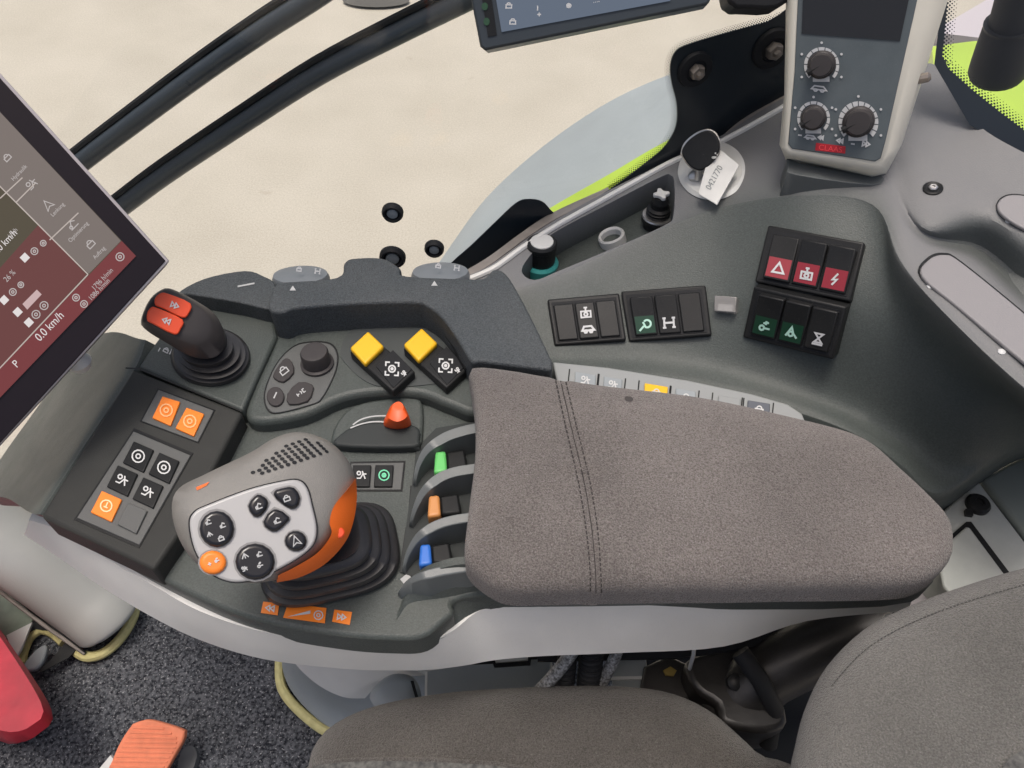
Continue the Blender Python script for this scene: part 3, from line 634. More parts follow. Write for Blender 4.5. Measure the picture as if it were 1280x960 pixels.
lathe("inner_barrel", b2, (-.35, .1, 1), [(.0104, .001), (.0104, .006), (.0003, .006)], BLACK, so)
p3 = PZ(726, 330, .685)
tube("loose_cable", [PZ(700, 338, .685), PZ(715, 328, .69), PZ(728, 322, .692), PZ(742, 318, .69), PZ(752, 312, .688)], .003, BLACK, label="short black cable lying in the tray beside the open socket", cat="cable")

# ------------------------------------------------------------------ climate control unit
cu = thing("climate_control_unit", "upright slate climate unit with three white-ringed rotary knobs and pale housing", "control unit", PZ(1050, 212, .825))
o = PZ(1045, 200, .848); CP = Pl(o, (CAM-o).normalized()+Vector((-.02, -.12, -.10)))
front = [(998, -160), (986, 120), (980, 186), (986, 192), (1090, 210), (1101, 207), (1110, 190), (1150, 30), (1192, -160)]
back = [(985, -160), (980, 120), (974, 180), (982, 200), (1090, 224), (1108, 218), (1128, 180), (1192, -20), (1230, -160)]
L0 = [CP.p(x, y, -.035) for x, y in back]; L1 = [CP.p(x, y, -.006) for x, y in [(a[0]*.35+b[0]*.65, a[1]*.5+b[1]*.5) for a, b in zip(front, back)]]; L2 = [CP.p(x, y, .0) for x, y in front]
V, Fc = rings([L0, L1, L2]); mk("housing", V, Fc, CREAM, cu, bevel=(.003, 3))
prism("faceplate", CP, [(1004, -150), (993, 90), (985, 180), (990, 186), (1094, 202), (1101, 198), (1108, 172), (1140, 30), (1180, -150)], .0014, -.002, FACE, cu, bevel=(.0008, 2))
prism("display", CP, [(1010, -150), (1002, 42), (1125, 51), (1168, -150)], .0022, .001, DARKSCR, cu)
prism("plinth", HZ(.830), [(985, 196), (1000, 203), (1088, 219), (1108, 211), (1106, 222), (1090, 231), (994, 218), (985, 209)], 0, -.03, mat("plinth_plastic", (.10, .11, .11), .5, bump=.3, bscale=1000, spec=.3), cu, sm=3, bevel=(.002, 2))
for cx, cy, r, nseg, pa in ((1027, 82, 22, 11, 150), (1017, 148, 20.5, 11, 150), (1073, 153, 25, 14, 155)):
    for k in range(nseg):
        a0 = radians(135+270*k/nseg+1.6); a1 = radians(135+270*(k+1)/nseg-1.6); st = 4
        wid = .82 if r < 24 else .74
        P = [(cx+r*cos(a0+(a1-a0)*i/st), cy+r*1.05*sin(a0+(a1-a0)*i/st)) for i in range(st+1)] + [(cx+r*wid*cos(a1-(a1-a0)*i/st), cy+r*1.05*wid*sin(a1-(a1-a0)*i/st)) for i in range(st+1)]
        sheet("scale_segment", CP, P, .0022, WHITE, cu, smooth=0)
    for k in range(5):
        a = radians(150+60*k); sheet("scale_dot", CP, disc(cx+r*1.3*cos(a), cy+r*1.3*sin(a), 1.7, n=8), .0022, WHITE, cu, smooth=0)
    P = [(cx-r*.5, cy+r*.62), (cx+r*.45, cy+r*.62), (cx+r*.45, cy+r*.92), (cx-r*.5, cy+r*.92)]
    sheet("scale_bar", CP, P, .0021, WHITE, cu, smooth=0)
    o = CP.p(cx, cy-1, .0015); s = (o-CAM).length/F*r*.66
    kn = lathe("knob", o, CP.n, [(s, 0), (s*.98, .004), (s*.92, .005), (s*.84, .0055), (s*.80, .011), (s*.72, .0125), (.0003, .0128)], KNOBM, cu, 32)
    pa_ = radians(pa); dv = (CP.p(cx+cos(pa_), cy+sin(pa_))-CP.p(cx, cy)).normalized()
    tube("pointer", [o+CP.n*.010+dv*s*.1, o+CP.n*.010+dv*s*1.05], .0028, BLACK, kn, 8)
for x, y, s, k in ((1024, 110, 7, 'car'), (1000, 169, 4, 'bar'), (1013, 171, 5, 'car'), (1026, 172, 4, 'rewind'), (1050, 176, 5, 'rewind'), (1066, 180, 4, 'bar'), (1083, 180, 6, 'fwd')):
    icon(CP, x, y, s, k, WHITE, cu, .0022, rot=8 if k != 'bar' else 98, w=2.2, name="scale_symbol", sx=1.5 if k == 'car' else 1)
txt("CLAAS", CP, 1038, 186, 9.5, 7, mat("bright_red_print", (.80, .06, .07), .4), cu, .0022, name="red_lettering", w=1.05)
sheet("red_badge", CP, [(1020, 178.5), (1057, 183), (1056.5, 192), (1019, 188)], .0019, mat("dark_red_print", (.42, .012, .02), .4), cu, smooth=0)
pl2 = Pl((L0[7]+L1[7])/2, (1, -.2, .3))
o = CP.p(1157, 97, -.012); lathe("side_catch", o, Vector((.8, -.3, .4)), [(.004, -.006), (.004, .002), (.002, .004), (.0002, .004)], BOLTM, cu, 10)

# ------------------------------------------------------------------ terminals
def terminal_main():
    pl = facing(150, 330, .83, (0, 0, .10))
    t = thing("touch_terminal", "large tilted touch terminal with wide dark bezel beside the front lever", "terminal", pl.p(212, 326, -.02))
    A, B, C_, D = (213, 325), (-215, -150), (-430, 60), (-10, 566)
    A = (212, 326); B = (0, 92); ext = 1.6
    def ln(p, q, k): return (p[0]+(q[0]-p[0])*k, p[1]+(q[1]-p[1])*k)
    B2 = ln(A, (0, 91), 2.0); D2 = ln(A, (0, 556), 1.45); C2 = (B2[0]+D2[0]-A[0]-40, B2[1]+D2[1]-A[1]+10)
    quad = [B2, A, D2, C2]
    prism("housing", pl, [(p[0], p[1]) for p in quad], .0, -.022, BLACK, t, bevel=(.003, 3))
    prism("metal_rim", pl, quad, .0012, -.004, mat("rim_plastic", (.42, .39, .40), .35), t, bevel=(.001, 2))
    g = [ln(B2, C2, .004), (207, 326), ln(D2, C2, .008), C2]; g[0] = (B2[0]-2, B2[1]+5); g[2] = (D2[0]+4, D2[1]-5)
    prism("bezel_glass", pl, g, .0022, .0005, GLOSSY, t, bevel=(.0006, 2))
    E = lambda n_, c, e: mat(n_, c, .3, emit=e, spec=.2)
    dirx = Vector((.735, -.68))                                 # reading direction of the display, lower left to upper right
    scr = [(-190, -60), (-10, 130), (170, 320), (8, 480), (-60, 545), (-300, 300)]
    scrn = sheet("screen", pl, [(-200, -75), (0, 140), (170, 320), (0, 497), (-60, 560), (-400, 220)], .0028, E("screen_back", (0.105, 0.088, 0.06), 0.75), t, smooth=0)
    sheet("menu_column", pl, [(-200, -75), (0, 140), (151, 301), (111, 342), (48, 281), (0, 233), (-200, 30)], .0032, E("screen_menu", (0.2, 0.168, 0.152), 0.85), scrn, smooth=0)
    sheet("status_bar", pl, [(152, 301), (170, 320), (0, 497), (-60, 560), (-100, 545), (0, 461), (108, 347)], .0034, E("status_red_reflection", (0.2, 0.05, 0.052), 0.8), scrn, smooth=0)  # dark red imitates a red jacket reflected in the screen, painted as glow
    sheet("work_page", pl, [(48, 281), (108, 343), (0, 459), (-100, 540), (-150, 480), (0, 335)], .0031, E("page_red_reflection", (0.16, 0.06, 0.056), 0.8), scrn, smooth=0)  # rose page colour carries the same painted reflection
    W_ = E("screen_white", (0.85, 0.8, 0.79), 0.75); Gd = E("screen_grey", (0.5, 0.46, 0.45), 0.85); GL = E("screen_line", (0.55, 0.48, 0.44), 0.8)
    V, Fc = rib_mesh(pl, [[(-200, 30), (0, 233), (48, 281), (110, 343)], [(110, 343), (0, 460), (-100, 545)], [(0, 248), (28, 222)], [(62, 300), (98, 266)], [(20, 253), (45, 228)]], 1.5, .0038)
    mk("screen_lines", V, Fc, GL, scrn, smooth=0)
    h = .0040
    for s, x, y, sz in (("0.0 km/h", 62, 408, 15), ("P", 20, 455, 14), ("1796 h/min", 128, 349, 9), ("1086 h/min", 124, 362, 9), ("0.0 km/h", 6, 303, 13), ("km/h", 16, 291, 8),
                        ("Hydraulik", 24, 216, 7.5), ("Lenkung", 72, 262, 7.5), ("Optimierung", 98, 290, 7.5), ("Auftrag", 124, 316, 7.5), ("26 %", 12, 345, 10)):
        txt(s, pl, x, y, sz, -46, W_ if sz > 12 else Gd, scrn, h, w=.85)
    for x, y, s, k in ((8, 196, 7, 'lock'), (40, 230, 10, 'hook'), (60, 256, 9, 'nav'), (90, 280, 9, 'lift'), (112, 304, 8, 'lock'), (150, 321, 7, 'wheel'), (43, 314, 6, 'wheel'), (54, 304, 5, 'wheel'),
                       (45, 393, 7, 'wheel'), (55, 382, 7, 'wheel'), (95, 372, 6, 'wheel'), (105, 380, 6, 'wheel'), (16, 365, 6, 'wheel'), (26, 356, 5, 'wheel')):
        icon(pl, x, y, s*.85, k, Gd, scrn, h, rot=-46, w=1.5)
    for x, y, s in ((31, 322, 9), (5, 375, 9), (22, 390, 9), (36, 403, 9)):
        c, d = s*.72, s*.72
        sheet("tile_button", pl, [(x-c, y), (x, y-d), (x+c, y), (x, y+d)], .0038, W_, scrn, smooth=0)
    sheet("tile_label", pl, [(28, 380), (46, 362), (52, 368), (34, 387)], .0038, E("screen_tile", (0.62, 0.45, 0.45), 0.8), scrn, smooth=0)
    o = pl.p(98, 452, -.030); lathe("mount_ball", o, (0, 0, 1), [(.0003, -.010), (.007, -.007), (.010, 0), (.007, .007), (.0003, .010)], PALE, t, 16)
    tube("mount_arm", [o, o+Vector((-.03, .02, .005)), o+Vector((-.07, .04, .01))], .006, BLACK, t, 10)
terminal_main()
def monitor():
    pl = facing(740, 20, .95, (0, .05, .12))
    t = thing("roof_monitor", "second monitor with slate bezel hanging in front of the side window", "monitor", pl.p(740, 35, -.01))
    prism("housing", pl, [(578, -60), (588, -4), (600, 58), (606, 63), (884, 6), (889, 0), (878, -60)], .0, -.025, mat("monitor_case", (.030, .040, .048), .4), t, bevel=(.002, 2))
    s = sheet("screen", pl, [(610, -60), (627, 40), (838, 1), (826, -60)], .0012, mat("monitor_picture", (.12, .15, .20), .22, emit=.8), t, smooth=0)
    prism("key_strip", pl, [(594, -60), (603, 2), (610, 46), (621, 44), (606, -60)], .0010, .0, BLACK, t)
    for y in (8, 27): sheet("soft_key", pl, disc(605+y*.12, y, 4, 5, n=10), .0016, mat("dim_green", (.02, .07, .03), .4), t, smooth=0)
    for x, y, k, z in ((636, 6, 'lock', 5), (641, 26, 'lock', 5), (672, 10, 'bar', 5), (674, 18, 'plus', 4), (711, 7, 'wheel', 3)): icon(pl, x, y, z, k, WHITE, s, .0020, w=1.8)
    txt("....", pl, 745, 0, 10, -11, WHITE, s, .0020)
    txt("•———", pl, 866, 3, 6, -11, GREYP, t, .0012) if False else None
    # a second case edge beside it
    t2 = thing("monitor_bracket", "dark rounded bracket hanging beside the roof monitor above the window border", "bracket", pl.p(945, 6, -.05))
    prism("bracket_body", pl, [(905, -80), (908, -8), (916, 7), (930, 10), (985, 2), (1000, -80)], -.05, -.09, MATTE, t2, sm=4, bevel=(.003, 2))
monitor()
# ================================================================== armrest with its controls
ARM = thing("control_armrest", "dark control armrest with grey upholstered pad and pale lower skirt", "armrest", PZ(700, 700, .45))
ZT, ZD, ZP = .685, .700, .705       # joystick tray, cluster deck, front panel
base_px = [(152, 466), (60, 628, 'c'), (132, 684), (250, 748), (330, 777), (420, 793), (486, 798), (530, 795), (566, 768), (620, 742), (1120, 738), (1150, 690), (1080, 590), (700, 490), (655, 420), (640, 400), (600, 372), (430, 365), (345, 372), (240, 385), (200, 425)]
prism("body_shell", ZT, base_px, 0, -.032, DARK, ARM, sm=5, bevel=(.0035, 3))
# pale skirt
sk_px = [(36, 648), (128, 706), (250, 776), (330, 803), (430, 818), (530, 818), (566, 796), (604, 766), (660, 759), (900, 754), (1128, 748), (1190, 705), (1100, 600), (700, 520), (500, 420), (200, 450), (120, 520)]
sk_lo = [(46, 672), (130, 727), (250, 795), (380, 830), (470, 838), (560, 834), (610, 824), (700, 818), (800, 815), (920, 806), (985, 778), (1120, 768), (1180, 712), (1100, 640), (700, 560), (300, 520), (140, 560)]
def skirt(top, bot, zt, zb, m, name):
    tp_ = [PZ(x, y, zt) for x, y in resample(spl(top, 6), 140)]; bp_ = [PZ(x, y, zb) for x, y in resample(spl(bot, 6), 140)]
    # match every lower point to the polar angle order of the upper ring
    V, Fc = rings([bp_, [(a*.45+b*.55)+Vector((0, -.003, 0)) for a, b in zip(bp_, tp_)], tp_], cap0=True, cap1=True); return mk(name, V, Fc, m, ARM, smooth=50)
near = [(36, 650), (80, 678), (128, 708), (190, 744), (250, 777), (330, 803), (430, 818), (500, 820), (530, 816), (566, 796), (604, 766), (660, 759), (780, 756), (900, 753), (1020, 750), (1140, 746)]
nearL = [(30, 668), (78, 700), (126, 733), (188, 770), (250, 800), (330, 824), (430, 836), (500, 838), (540, 837), (580, 832), (620, 825), (680, 820), (780, 816), (905, 808), (1010, 776), (1136, 764)]
near = [(x, y-13*max(0, min(1, (650-x)/140))*(x > 60)) for x, y in near]
nearM = [((a[0]+b[0])/2, (a[1]+b[1])/2+1) for a, b in zip(near, nearL)]
patch([[(x, y, .664) for x, y in near], [(x, y, .637) for x, y in nearM], [(x, y, .606) for x, y in nearL]], LIGHT, "skirt", ARM, 5, 4, (0, .008, 0))
# dark wall between the tray edge / pad and the skirt
topw = [(470, 797, .681), (486, 792, .684), (498, 770, .6855), (507, 746, .689), (521, 725, .700), (546, 712, .713), (590, 706, .718), (660, 730, .722), (780, 736, .720), (900, 736, .720), (1020, 735, .720), (1132, 730, .72)]
botw = [(470, 800, .672), (500, 805, .668), (528, 806, .664), (550, 799, .662), (570, 788, .661), (590, 772, .661), (615, 763, .661), (680, 760, .661), (780, 758, .661), (900, 755, .661), (1020, 752, .661), (1140, 747, .661)]
midw = [((a[0]+b[0])/2, (a[1]+b[1])/2, (a[2]+b[2])/2) for a, b in zip(topw, botw)]
patch([topw, midw, botw], DARK, "side_wall", ARM, 5, 3, (0, .006, 0))
# left front cover falling away under the terminal
patch([[(182, 425, .700), (168, 462, .704), (108, 553, .704), (50, 643, .704)], [(172, 423, .694), (152, 460, .694), (92, 553, .692), (36, 640, .690)],
       [(140, 415, .650), (110, 470, .640), (50, 560, .625), (6, 622, .61)], [(100, 425, .56), (60, 490, .54), (10, 560, .52), (-30, 620, .5)]], DARK, "front_cover", ARM, 6, 6, (.02, 0, -.02))
# front panel
FP = HZ(ZP)
prism("front_panel", FP, [(166, 461), (303, 515), (257, 604), (224, 666), (192, 712), (50, 645)], 0, -.03, mat("panel_plastic", (0.038, 0.039, 0.037), .5, bump=.3, bscale=1400, var=.06, vscale=30, spec=.15), ARM, bevel=(.0030, 3))
V, Fc = rib_mesh(FP, [[(157, 460), (174, 461), (302, 514)]], 1.8, .0006); mk("panel_joint", V, Fc, BLACK, ARM, smooth=0)
# front lever deck and hump
prism("lever_deck", ZD, [(172, 459), (186, 438), (215, 400), (232, 372), (300, 380), (340, 392), (346, 420), (322, 470), (303, 513)], 0.004, -.03, DARK, ARM, bevel=(.003, 3))
prism("front_hump", HZ(.722), [(222, 366), (255, 348), (306, 338), (330, 345), (343, 354), (346, 376), (336, 386), (300, 378), (240, 368)], 0, -.05, BOLST, ARM, sm=4, bevel=(.004, 3))
FD = HZ(ZD+.004)
txt("⟲ ▪ ← ▫ ↔", FD, 286, 384, 8, 6, GREYP, ARM, .0005, name="deck_print") if False else None
for x, k in ((266, 'wheel'), (277, 'bar'), (287, 'rewind'), (297, 'lock'), (306, 'fwd')): icon(FD, x, 379+(x-266)*.12, 4, k, GREYP, ARM, .0006, rot=6, w=1.4, name="deck_print")
sheet("hump_mark", HZ(.722), [(297, 357), (318, 353), (318, 355), (297, 359)], .0006, GREYP, ARM, smooth=0)
# cluster deck (higher floor behind the joystick)
prism("cluster_deck", ZD, [(346, 398), (340, 430), (318, 480), (306, 516), (325, 527), (380, 518), (425, 498), (470, 490), (525, 492), (560, 505), (600, 512), (620, 440), (560, 395), (400, 385)], 0, -.02, DARK, ARM, sm=4, bevel=(.006, 4))
prism("switch_recess", ZD, [(430, 452), (427, 432), (440, 412), (470, 402), (540, 400), (572, 416), (590, 445), (588, 470), (540, 480), (470, 482)], .0008, -.004, mat("recess_plastic", (.045, .052, .052), .5, bump=.25, bscale=1400), ARM, sm=5)
# soft grip bolster
bol_px = [(336, 386), (338, 366), (346, 352, 'c'), (420, 346), (430, 328), (442, 322), (478, 322), (500, 334), (508, 344), (596, 348, 'c'), (606, 346), (618, 336), (634, 343), (655, 378), (676, 420), (691, 452, 'c'), (690, 462, 'c'), (600, 451, 'c'), (588, 450), (572, 424), (552, 396), (534, 382), (516, 377), (440, 379), (372, 384), (352, 390)]
prism("grip_bolster", HZ(.735), bol_px, 0, -.038, BOLST, ARM, sm=5, bevel=(.0045, 4))
tube("bolster_edge", [HZ(.713).p(x, y, 0) for x, y in spl([(600, 460), (585, 458), (568, 428), (548, 402), (530, 390), (512, 386), (440, 388), (372, 393), (356, 398)], 5, False)], .004, BLACK, ARM, 8)
for x, y in ((366, 360), (543, 354)): sheet("index_mark", HZ(.735), [(x-4, y+3), (x+4, y+3), (x, y-3)], .0005, GREYP, ARM, smooth=0)
# scalloped lever recesses: floor, four fins
prism("lever_floor", ZT, [(521, 560), (545, 535), (606, 525), (606, 722), (520, 722), (500, 715)], .0015, -.01, DARKER, ARM)
fins = [[(516, 606), (520, 580), (531, 558), (552, 542), (576, 533), (604, 527)], [(511, 657), (516, 634), (526, 611), (543, 594), (566, 584), (604, 578)],
        [(502, 714), (507, 690), (519, 668), (538, 653), (564, 644), (604, 638)], [(496, 742), (505, 728), (520, 717), (540, 710), (566, 705), (604, 700)]]
for k, fpx in enumerate(fins):
    up_ = spl(fpx, 5, False); lo = []
    for i, p in enumerate(up_):
        d = (up_[min(i+1, len(up_)-1)]-up_[max(i-1, 0)]).normalized(); w = 3+9*min(1, i/14); lo.append(p+Vector((-d.y, d.x))*w)
    zz = [ZT+.004+(.714-ZT-.004)*min(1, (i/12)**.7) for i in range(len(up_))]
    T1 = [PZ(p.x, p.y, z) for p, z in zip(up_, zz)]; T2 = [PZ(p.x, p.y, z-.001) for p, z in zip(lo, zz)]
    dn = lambda L, off: [Vector((v.x, v.y+off, ZT-.005)) for v in L]
    ring = [a for a in zip(dn(T1, .002), T1, T2, dn(T2, -.002))]
    V, Fc = rings([list(r) for r in ring]); mk("fin", V, Fc, mat("fin_plastic", (.115, .128, .130), .36, bump=.2, bscale=1400), ARM, smooth=45, bevel=(.002, 3))
V, Fc = rib_mesh(HZ(ZT), [[(521, 560), (517, 606)], [(514, 607), (510, 657)], [(508, 659), (500, 714)]], 2, .0012); mk("recess_edge", V, Fc, BLACK, ARM, smooth=0)
# slider recess
prism("slider_wall", ZT, [(415, 540), (430, 515), (452, 503), (490, 497), (525, 497), (528, 540), (520, 556), (470, 556), (420, 557)], .006, -.004, DARK, ARM, sm=4, bevel=(.003, 3))
prism("slider_ramp", ZT, [(421, 556), (428, 540), (448, 530), (480, 527), (520, 532), (524, 548), (515, 558)], .0095, 0, DARKER, ARM, sm=4, bevel=(.003, 3))
V, Fc = rib_mesh(HZ(ZT), [[tuple(p) for p in spl([(441, 531), (452, 524), (470, 520), (500, 520)], 5, False)], [tuple(p) for p in spl([(438, 535), (455, 529), (475, 527), (512, 531)], 5, False)]], 1.6, .0102)
mk("slot_edge", V, Fc, GREYP, ARM, smooth=0)
# orange labels on the tray
TP = HZ(ZT)
for px, ic, s in (([(329, 752), (349, 754), (347, 769), (326, 766)], 'rewind', 7), ([(360, 754), (408, 760), (406, 779), (354, 772)], None, 0), ([(418, 762), (440, 765), (437, 781), (415, 777)], 'fwd', 7)):
    sh = sheet("orange_label", TP, px, .0008, ORANGE2, ARM, smooth=0)
    cx, cy = sum(p[0] for p in px)/4, sum(p[1] for p in px)/4
    if ic: icon(TP, cx, cy, s, ic, WHITE, sh, .0013, rot=7, w=1.8)
    else:
        mk("label_symbol", [TP.p(x, y, .0013) for x, y in ((359, 771), (388, 763), (388, 767))], [(0, 1, 2)], WHITE, sh, smooth=0)
        icon(TP, 398, 769, 6.5, 'wheel', WHITE, sh, .0013, w=1.6)
sheet("deck_label", TP, [(500, 724), (510, 716), (514, 722), (505, 730)], .0010, GREYP, ARM, smooth=0)

# ------------------------------------------------------------------ the upholstered pad
pad_px = [(590, 470), (640, 474), (720, 488), (860, 506), (960, 526), (1036, 545), (1078, 564), (1115, 596), (1152, 631), (1178, 660), (1184, 686), (1178, 712), (1150, 734), (1100, 741), (900, 744), (700, 747), (640, 748), (612, 738), (586, 716), (581, 694), (587, 640), (594, 580), (594, 530), (589, 488)]
pz = HZ(.728); out3 = [pz.p(p[0], p[1]) for p in resample(spl(pad_px, 8), 160)]
a = pz.p(680, 605); b = pz.p(1080, 655)
pad = cushion(out3, a, b, (0, 0, 1), .026, 3.6, PADF, "pad", ARM, nr=70, under=.012, smooth=60)
SEAM = resample(spl([(700, 466), (713, 530), (730, 600), (740, 660), (744, 710), (745, 752)], 6, False), 60, False)
S3 = [pz.p(p.x, p.y, .02) for p in SEAM]; wl = wloc(pad)
for v in pad.data.vertices:
    w = v.co+wl; d = min((Vector((w.x-s.x, w.y-s.y))).length for s in S3)
    if d < .02: v.co.z -= .0022*math.exp(-(d/.0042)**2) - .0007*math.exp(-((d-.010)/.004)**2)
    v.co.z += .0007*sin(w.x*38+sin(w.y*45)*1.3)*sin(w.y*52+w.x*17)
TPAD = bvh(pad)
def on(tree, px, py, h):
    q, n = hit(tree, px, py); return q+n*h, n
def dashes(tree, line, ln, gap, w, h, m, name, parent, ang=0):
    P = resample(line, 400, False); V = []; Fc = []; L = sum((b-a).length for a, b in zip(P, P[1:])); st = L/399; s = 0
    while s+ln < L:
        p, q = P[int(s/st)], P[min(399, int((s+ln)/st))]; d = (q-p).normalized(); nn = Vector((-d.y, d.x))*w/2; k = len(V); ok = True
        for c in (p+nn, p-nn, q-nn+Vector((ang, 0)), q+nn+Vector((ang, 0))):
            r = tree.ray_cast(CAM, ray(c.x, c.y).normalized())
            if r[0] is None: ok = False; break
            V.append(r[0]+r[1]*h)
        if not ok: V = V[:k]; s += ln+gap; continue
        Fc.append((k, k+1, k+2, k+3)); s += ln+gap
    return mk(name, V, Fc, m, parent, kind="stuff", smooth=0)
sA = spl([(693, 470), (706, 530), (722, 600), (732, 660), (737, 710), (738, 744)], 6, False)
sB = spl([(706, 472), (720, 530), (737, 600), (747, 660), (751, 710), (752, 743)], 6, False)
sM = [(p+q)/2 for p, q in zip(sA, sB)]
dashes(TPAD, sA, 4.2, 2.2, 1.7, .0006, THREAD, "stitching", pad); dashes(TPAD, sB, 4.2, 2.2, 1.7, .0006, THREAD, "stitching", pad)
dashes(TPAD, sM, 6, .1, 1.3, .0003, THREAD, "seam", pad)
sheet_p, n_ = on(TPAD, 786, 499, .0004); lathe("stain", sheet_p, n_, [(.0035, 0), (.0002, .0001)], mat("pad_stain", (.055, .05, .048), .9), pad, 12)

# key strip behind the pad
ks = thing("key_strip", "pale strip of small keys along the far side of the armrest pad", "key strip", PZ(840, 485, .70))
KP = HZ(.708)
prism("strip_plate", KP, [(691, 452), (760, 459), (860, 475), (940, 492), (985, 505), (1003, 517), (1010, 534), (700, 494)], 0, -.02, mat("strip_plastic", (0.27, 0.285, 0.285), .45, bump=.15), ks, bevel=(.0015, 2))
for x0, w_, m_ in ((719, 26, BLUEGREY), (755, 23, BLUEGREY), (806, 29, YELL), (845, 25, BLUEGREY), (898, 28, MATS['strip_plastic']), (935, 28, mat("dark_key", (.10, .11, .13), .4))):
    yy = lambda x: 455+(x-700)*.165
    q = [(x0, yy(x0)+6), (x0+w_, yy(x0+w_)+6), (x0+w_-1, yy(x0+w_)+26), (x0-1, yy(x0)+26)]
    kb = prism("key", KP, q, .0022, -.002, m_, ks, bevel=(.0008, 2))
    if x0 != 898: icon(KP, x0+w_/2, yy(x0+w_/2)+15, 7, 'hook' if x0 < 780 else 'lock', WHITE, kb, .0028, rot=9, w=1.8)
    for s_ in ([(x0-7, yy(x0)+3), (x0-9, yy(x0)+22)], [(x0+w_+4, yy(x0+w_)+5), (x0+w_+2, yy(x0+w_)+24)]):
        V, Fc = rib_mesh(KP, [s_], 1.6, .0006); mk("key_gap", V, Fc, BLACK, ks, smooth=0)

# ------------------------------------------------------------------ button panels on the front plate
def panel(label, quad, keys, group="framed key panels on the armrest"):
    c = FP.p(*Q(quad, .5, .5)); t = thing("button_panel", label, "button panel", c, group)
    big = QR(quad, -.022, 1.022, -.03, 1.03)
    prism("joint_line", FP, big, .0006, -.001, BLACK, t); prism("plate", FP, quad, .0014, 0, mat("plate_plastic", (0.085, 0.088, 0.086), .5, bump=.25, bscale=1600), t, bevel=(.0005, 2))
    for (q, m_, ic, im) in keys:
        kb = prism("button", FP, q, .0034, .001, m_, t, bevel=(.0007, 2))
        if ic: icon(FP, sum(p[0] for p in q)/4, sum(p[1] for p in q)/4, 9, ic, im, kb, .0040, rot=23, w=2.0)
    return t
qa = [(198, 487), (267, 513), (247, 552), (177, 526)]
panel("small framed panel of two orange keys below the front lever", qa,
      [([(203, 495), (225, 502), (213, 532), (190, 522)], ORANGE2, 'wheel', mat("pale_orange_print", (.85, .45, .2), .5)), ([(233, 509), (255, 517), (242, 545), (219, 535)], ORANGE2, 'wheel', MATS["pale_orange_print"])])
qb = [(167, 539), (238, 569), (174, 681), (96, 647)]
kq = lambda cx, cy: [(cx-6, cy-19), (cx+19, cy-8), (cx+6, cy+20), (cx-20, cy+8)]
panel("large framed panel of four black keys, one orange key and one blank", qb,
      [(kq(173, 570), BLACK, 'wheel', WHITE), (kq(205, 584), BLACK, 'wheel', WHITE), (kq(153, 600), BLACK, 'hook', WHITE), (kq(185, 615), BLACK, 'hook', WHITE),
       (kq(133, 632), ORANGE2, 'power', mat("cream_print", (.85, .62, .35), .5)), ([(160, 628), (184, 638), (170, 667), (146, 655)], MATS["plate_plastic"], None, None)])
t = thing("button_panel", "framed pair of dark keys with a green symbol beside the joystick", "button panel", TP.p(475, 594), "framed key panels on the armrest")
prism("joint_line", TP, [(438, 577), (507, 576), (503, 614), (436, 614)], .0006, -.001, BLACK, t)
prism("plate", TP, [(439, 579), (505, 578), (501, 612), (437, 612)], .0014, 0, MATS["plate_plastic"], t, bevel=(.0005, 2))
for x0, ic, im in ((441, 'hook', WHITE), (469, 'wheel', GRNP)):
    kb = prism("button", TP, [(x0, 581), (x0+23, 581), (x0+21, 608), (x0-2, 608)], .0036, .001, BLACK, t, bevel=(.0007, 2)); icon(TP, x0+11, 594, 7.5, ic, im, kb, .0042, w=1.8)
    if im is GRNP: icon(TP, x0+11, 594, 3, 'plus', im, kb, .0042, w=1.5)

# cluster pod
CD = HZ(ZD)
cp = thing("menu_control_pod", "small control pod with round menu knob and three black buttons", "control pod", CD.p(375, 470))
pod = [(331, 497), (335, 478), (348, 452), (368, 433), (390, 428), (412, 430), (421, 442), (420, 460), (412, 480), (402, 497), (392, 504), (350, 515), (336, 512)]
cc = Vector((376, 471)); prism("pod_joint", CD, [tuple(cc+(Vector(p)-cc)*1.035) for p in pod], .0007, -.002, BLACK, cp, sm=4)
prism("pod_plate", CD, pod, .0018, 0, mat("pod_plastic", (0.09, 0.094, 0.092), .45, bump=.2), cp, sm=4, bevel=(.0006, 2))
o = CD.p(397, 456, .0015); kb = lathe("menu_knob", o, (0, 0, 1), [(.0150, 0), (.0150, .003), (.0128, .004), (.0125, .016), (.0115, .018), (.0085, .0185), (.0003, .0178)], KNOBM, cp, 32)
for px, ic in (([(342, 466), (349, 455), (357, 447), (365, 452), (367, 465), (354, 477), (342, 472)], 'lock'), ([(359, 492), (373, 477), (390, 480), (391, 488), (384, 501), (361, 505)], 'esc')):
    kb = prism("button", CD, px, .0042, .001, KNOBM, cp, sm=2, bevel=(.0008, 2)); icon(CD, sum(p[0] for p in px)/len(px), sum(p[1] for p in px)/len(px), 7, ic, GREYP, kb, .0048, rot=-38, w=1.6)
kb = prism("button", CD, disc(344, 495, 11, 12), .0042, .001, KNOBM, cp, bevel=(.0008, 2)); icon(CD, 344, 494, 7, 'bar', GREYP, kb, .0048, rot=25, w=2)

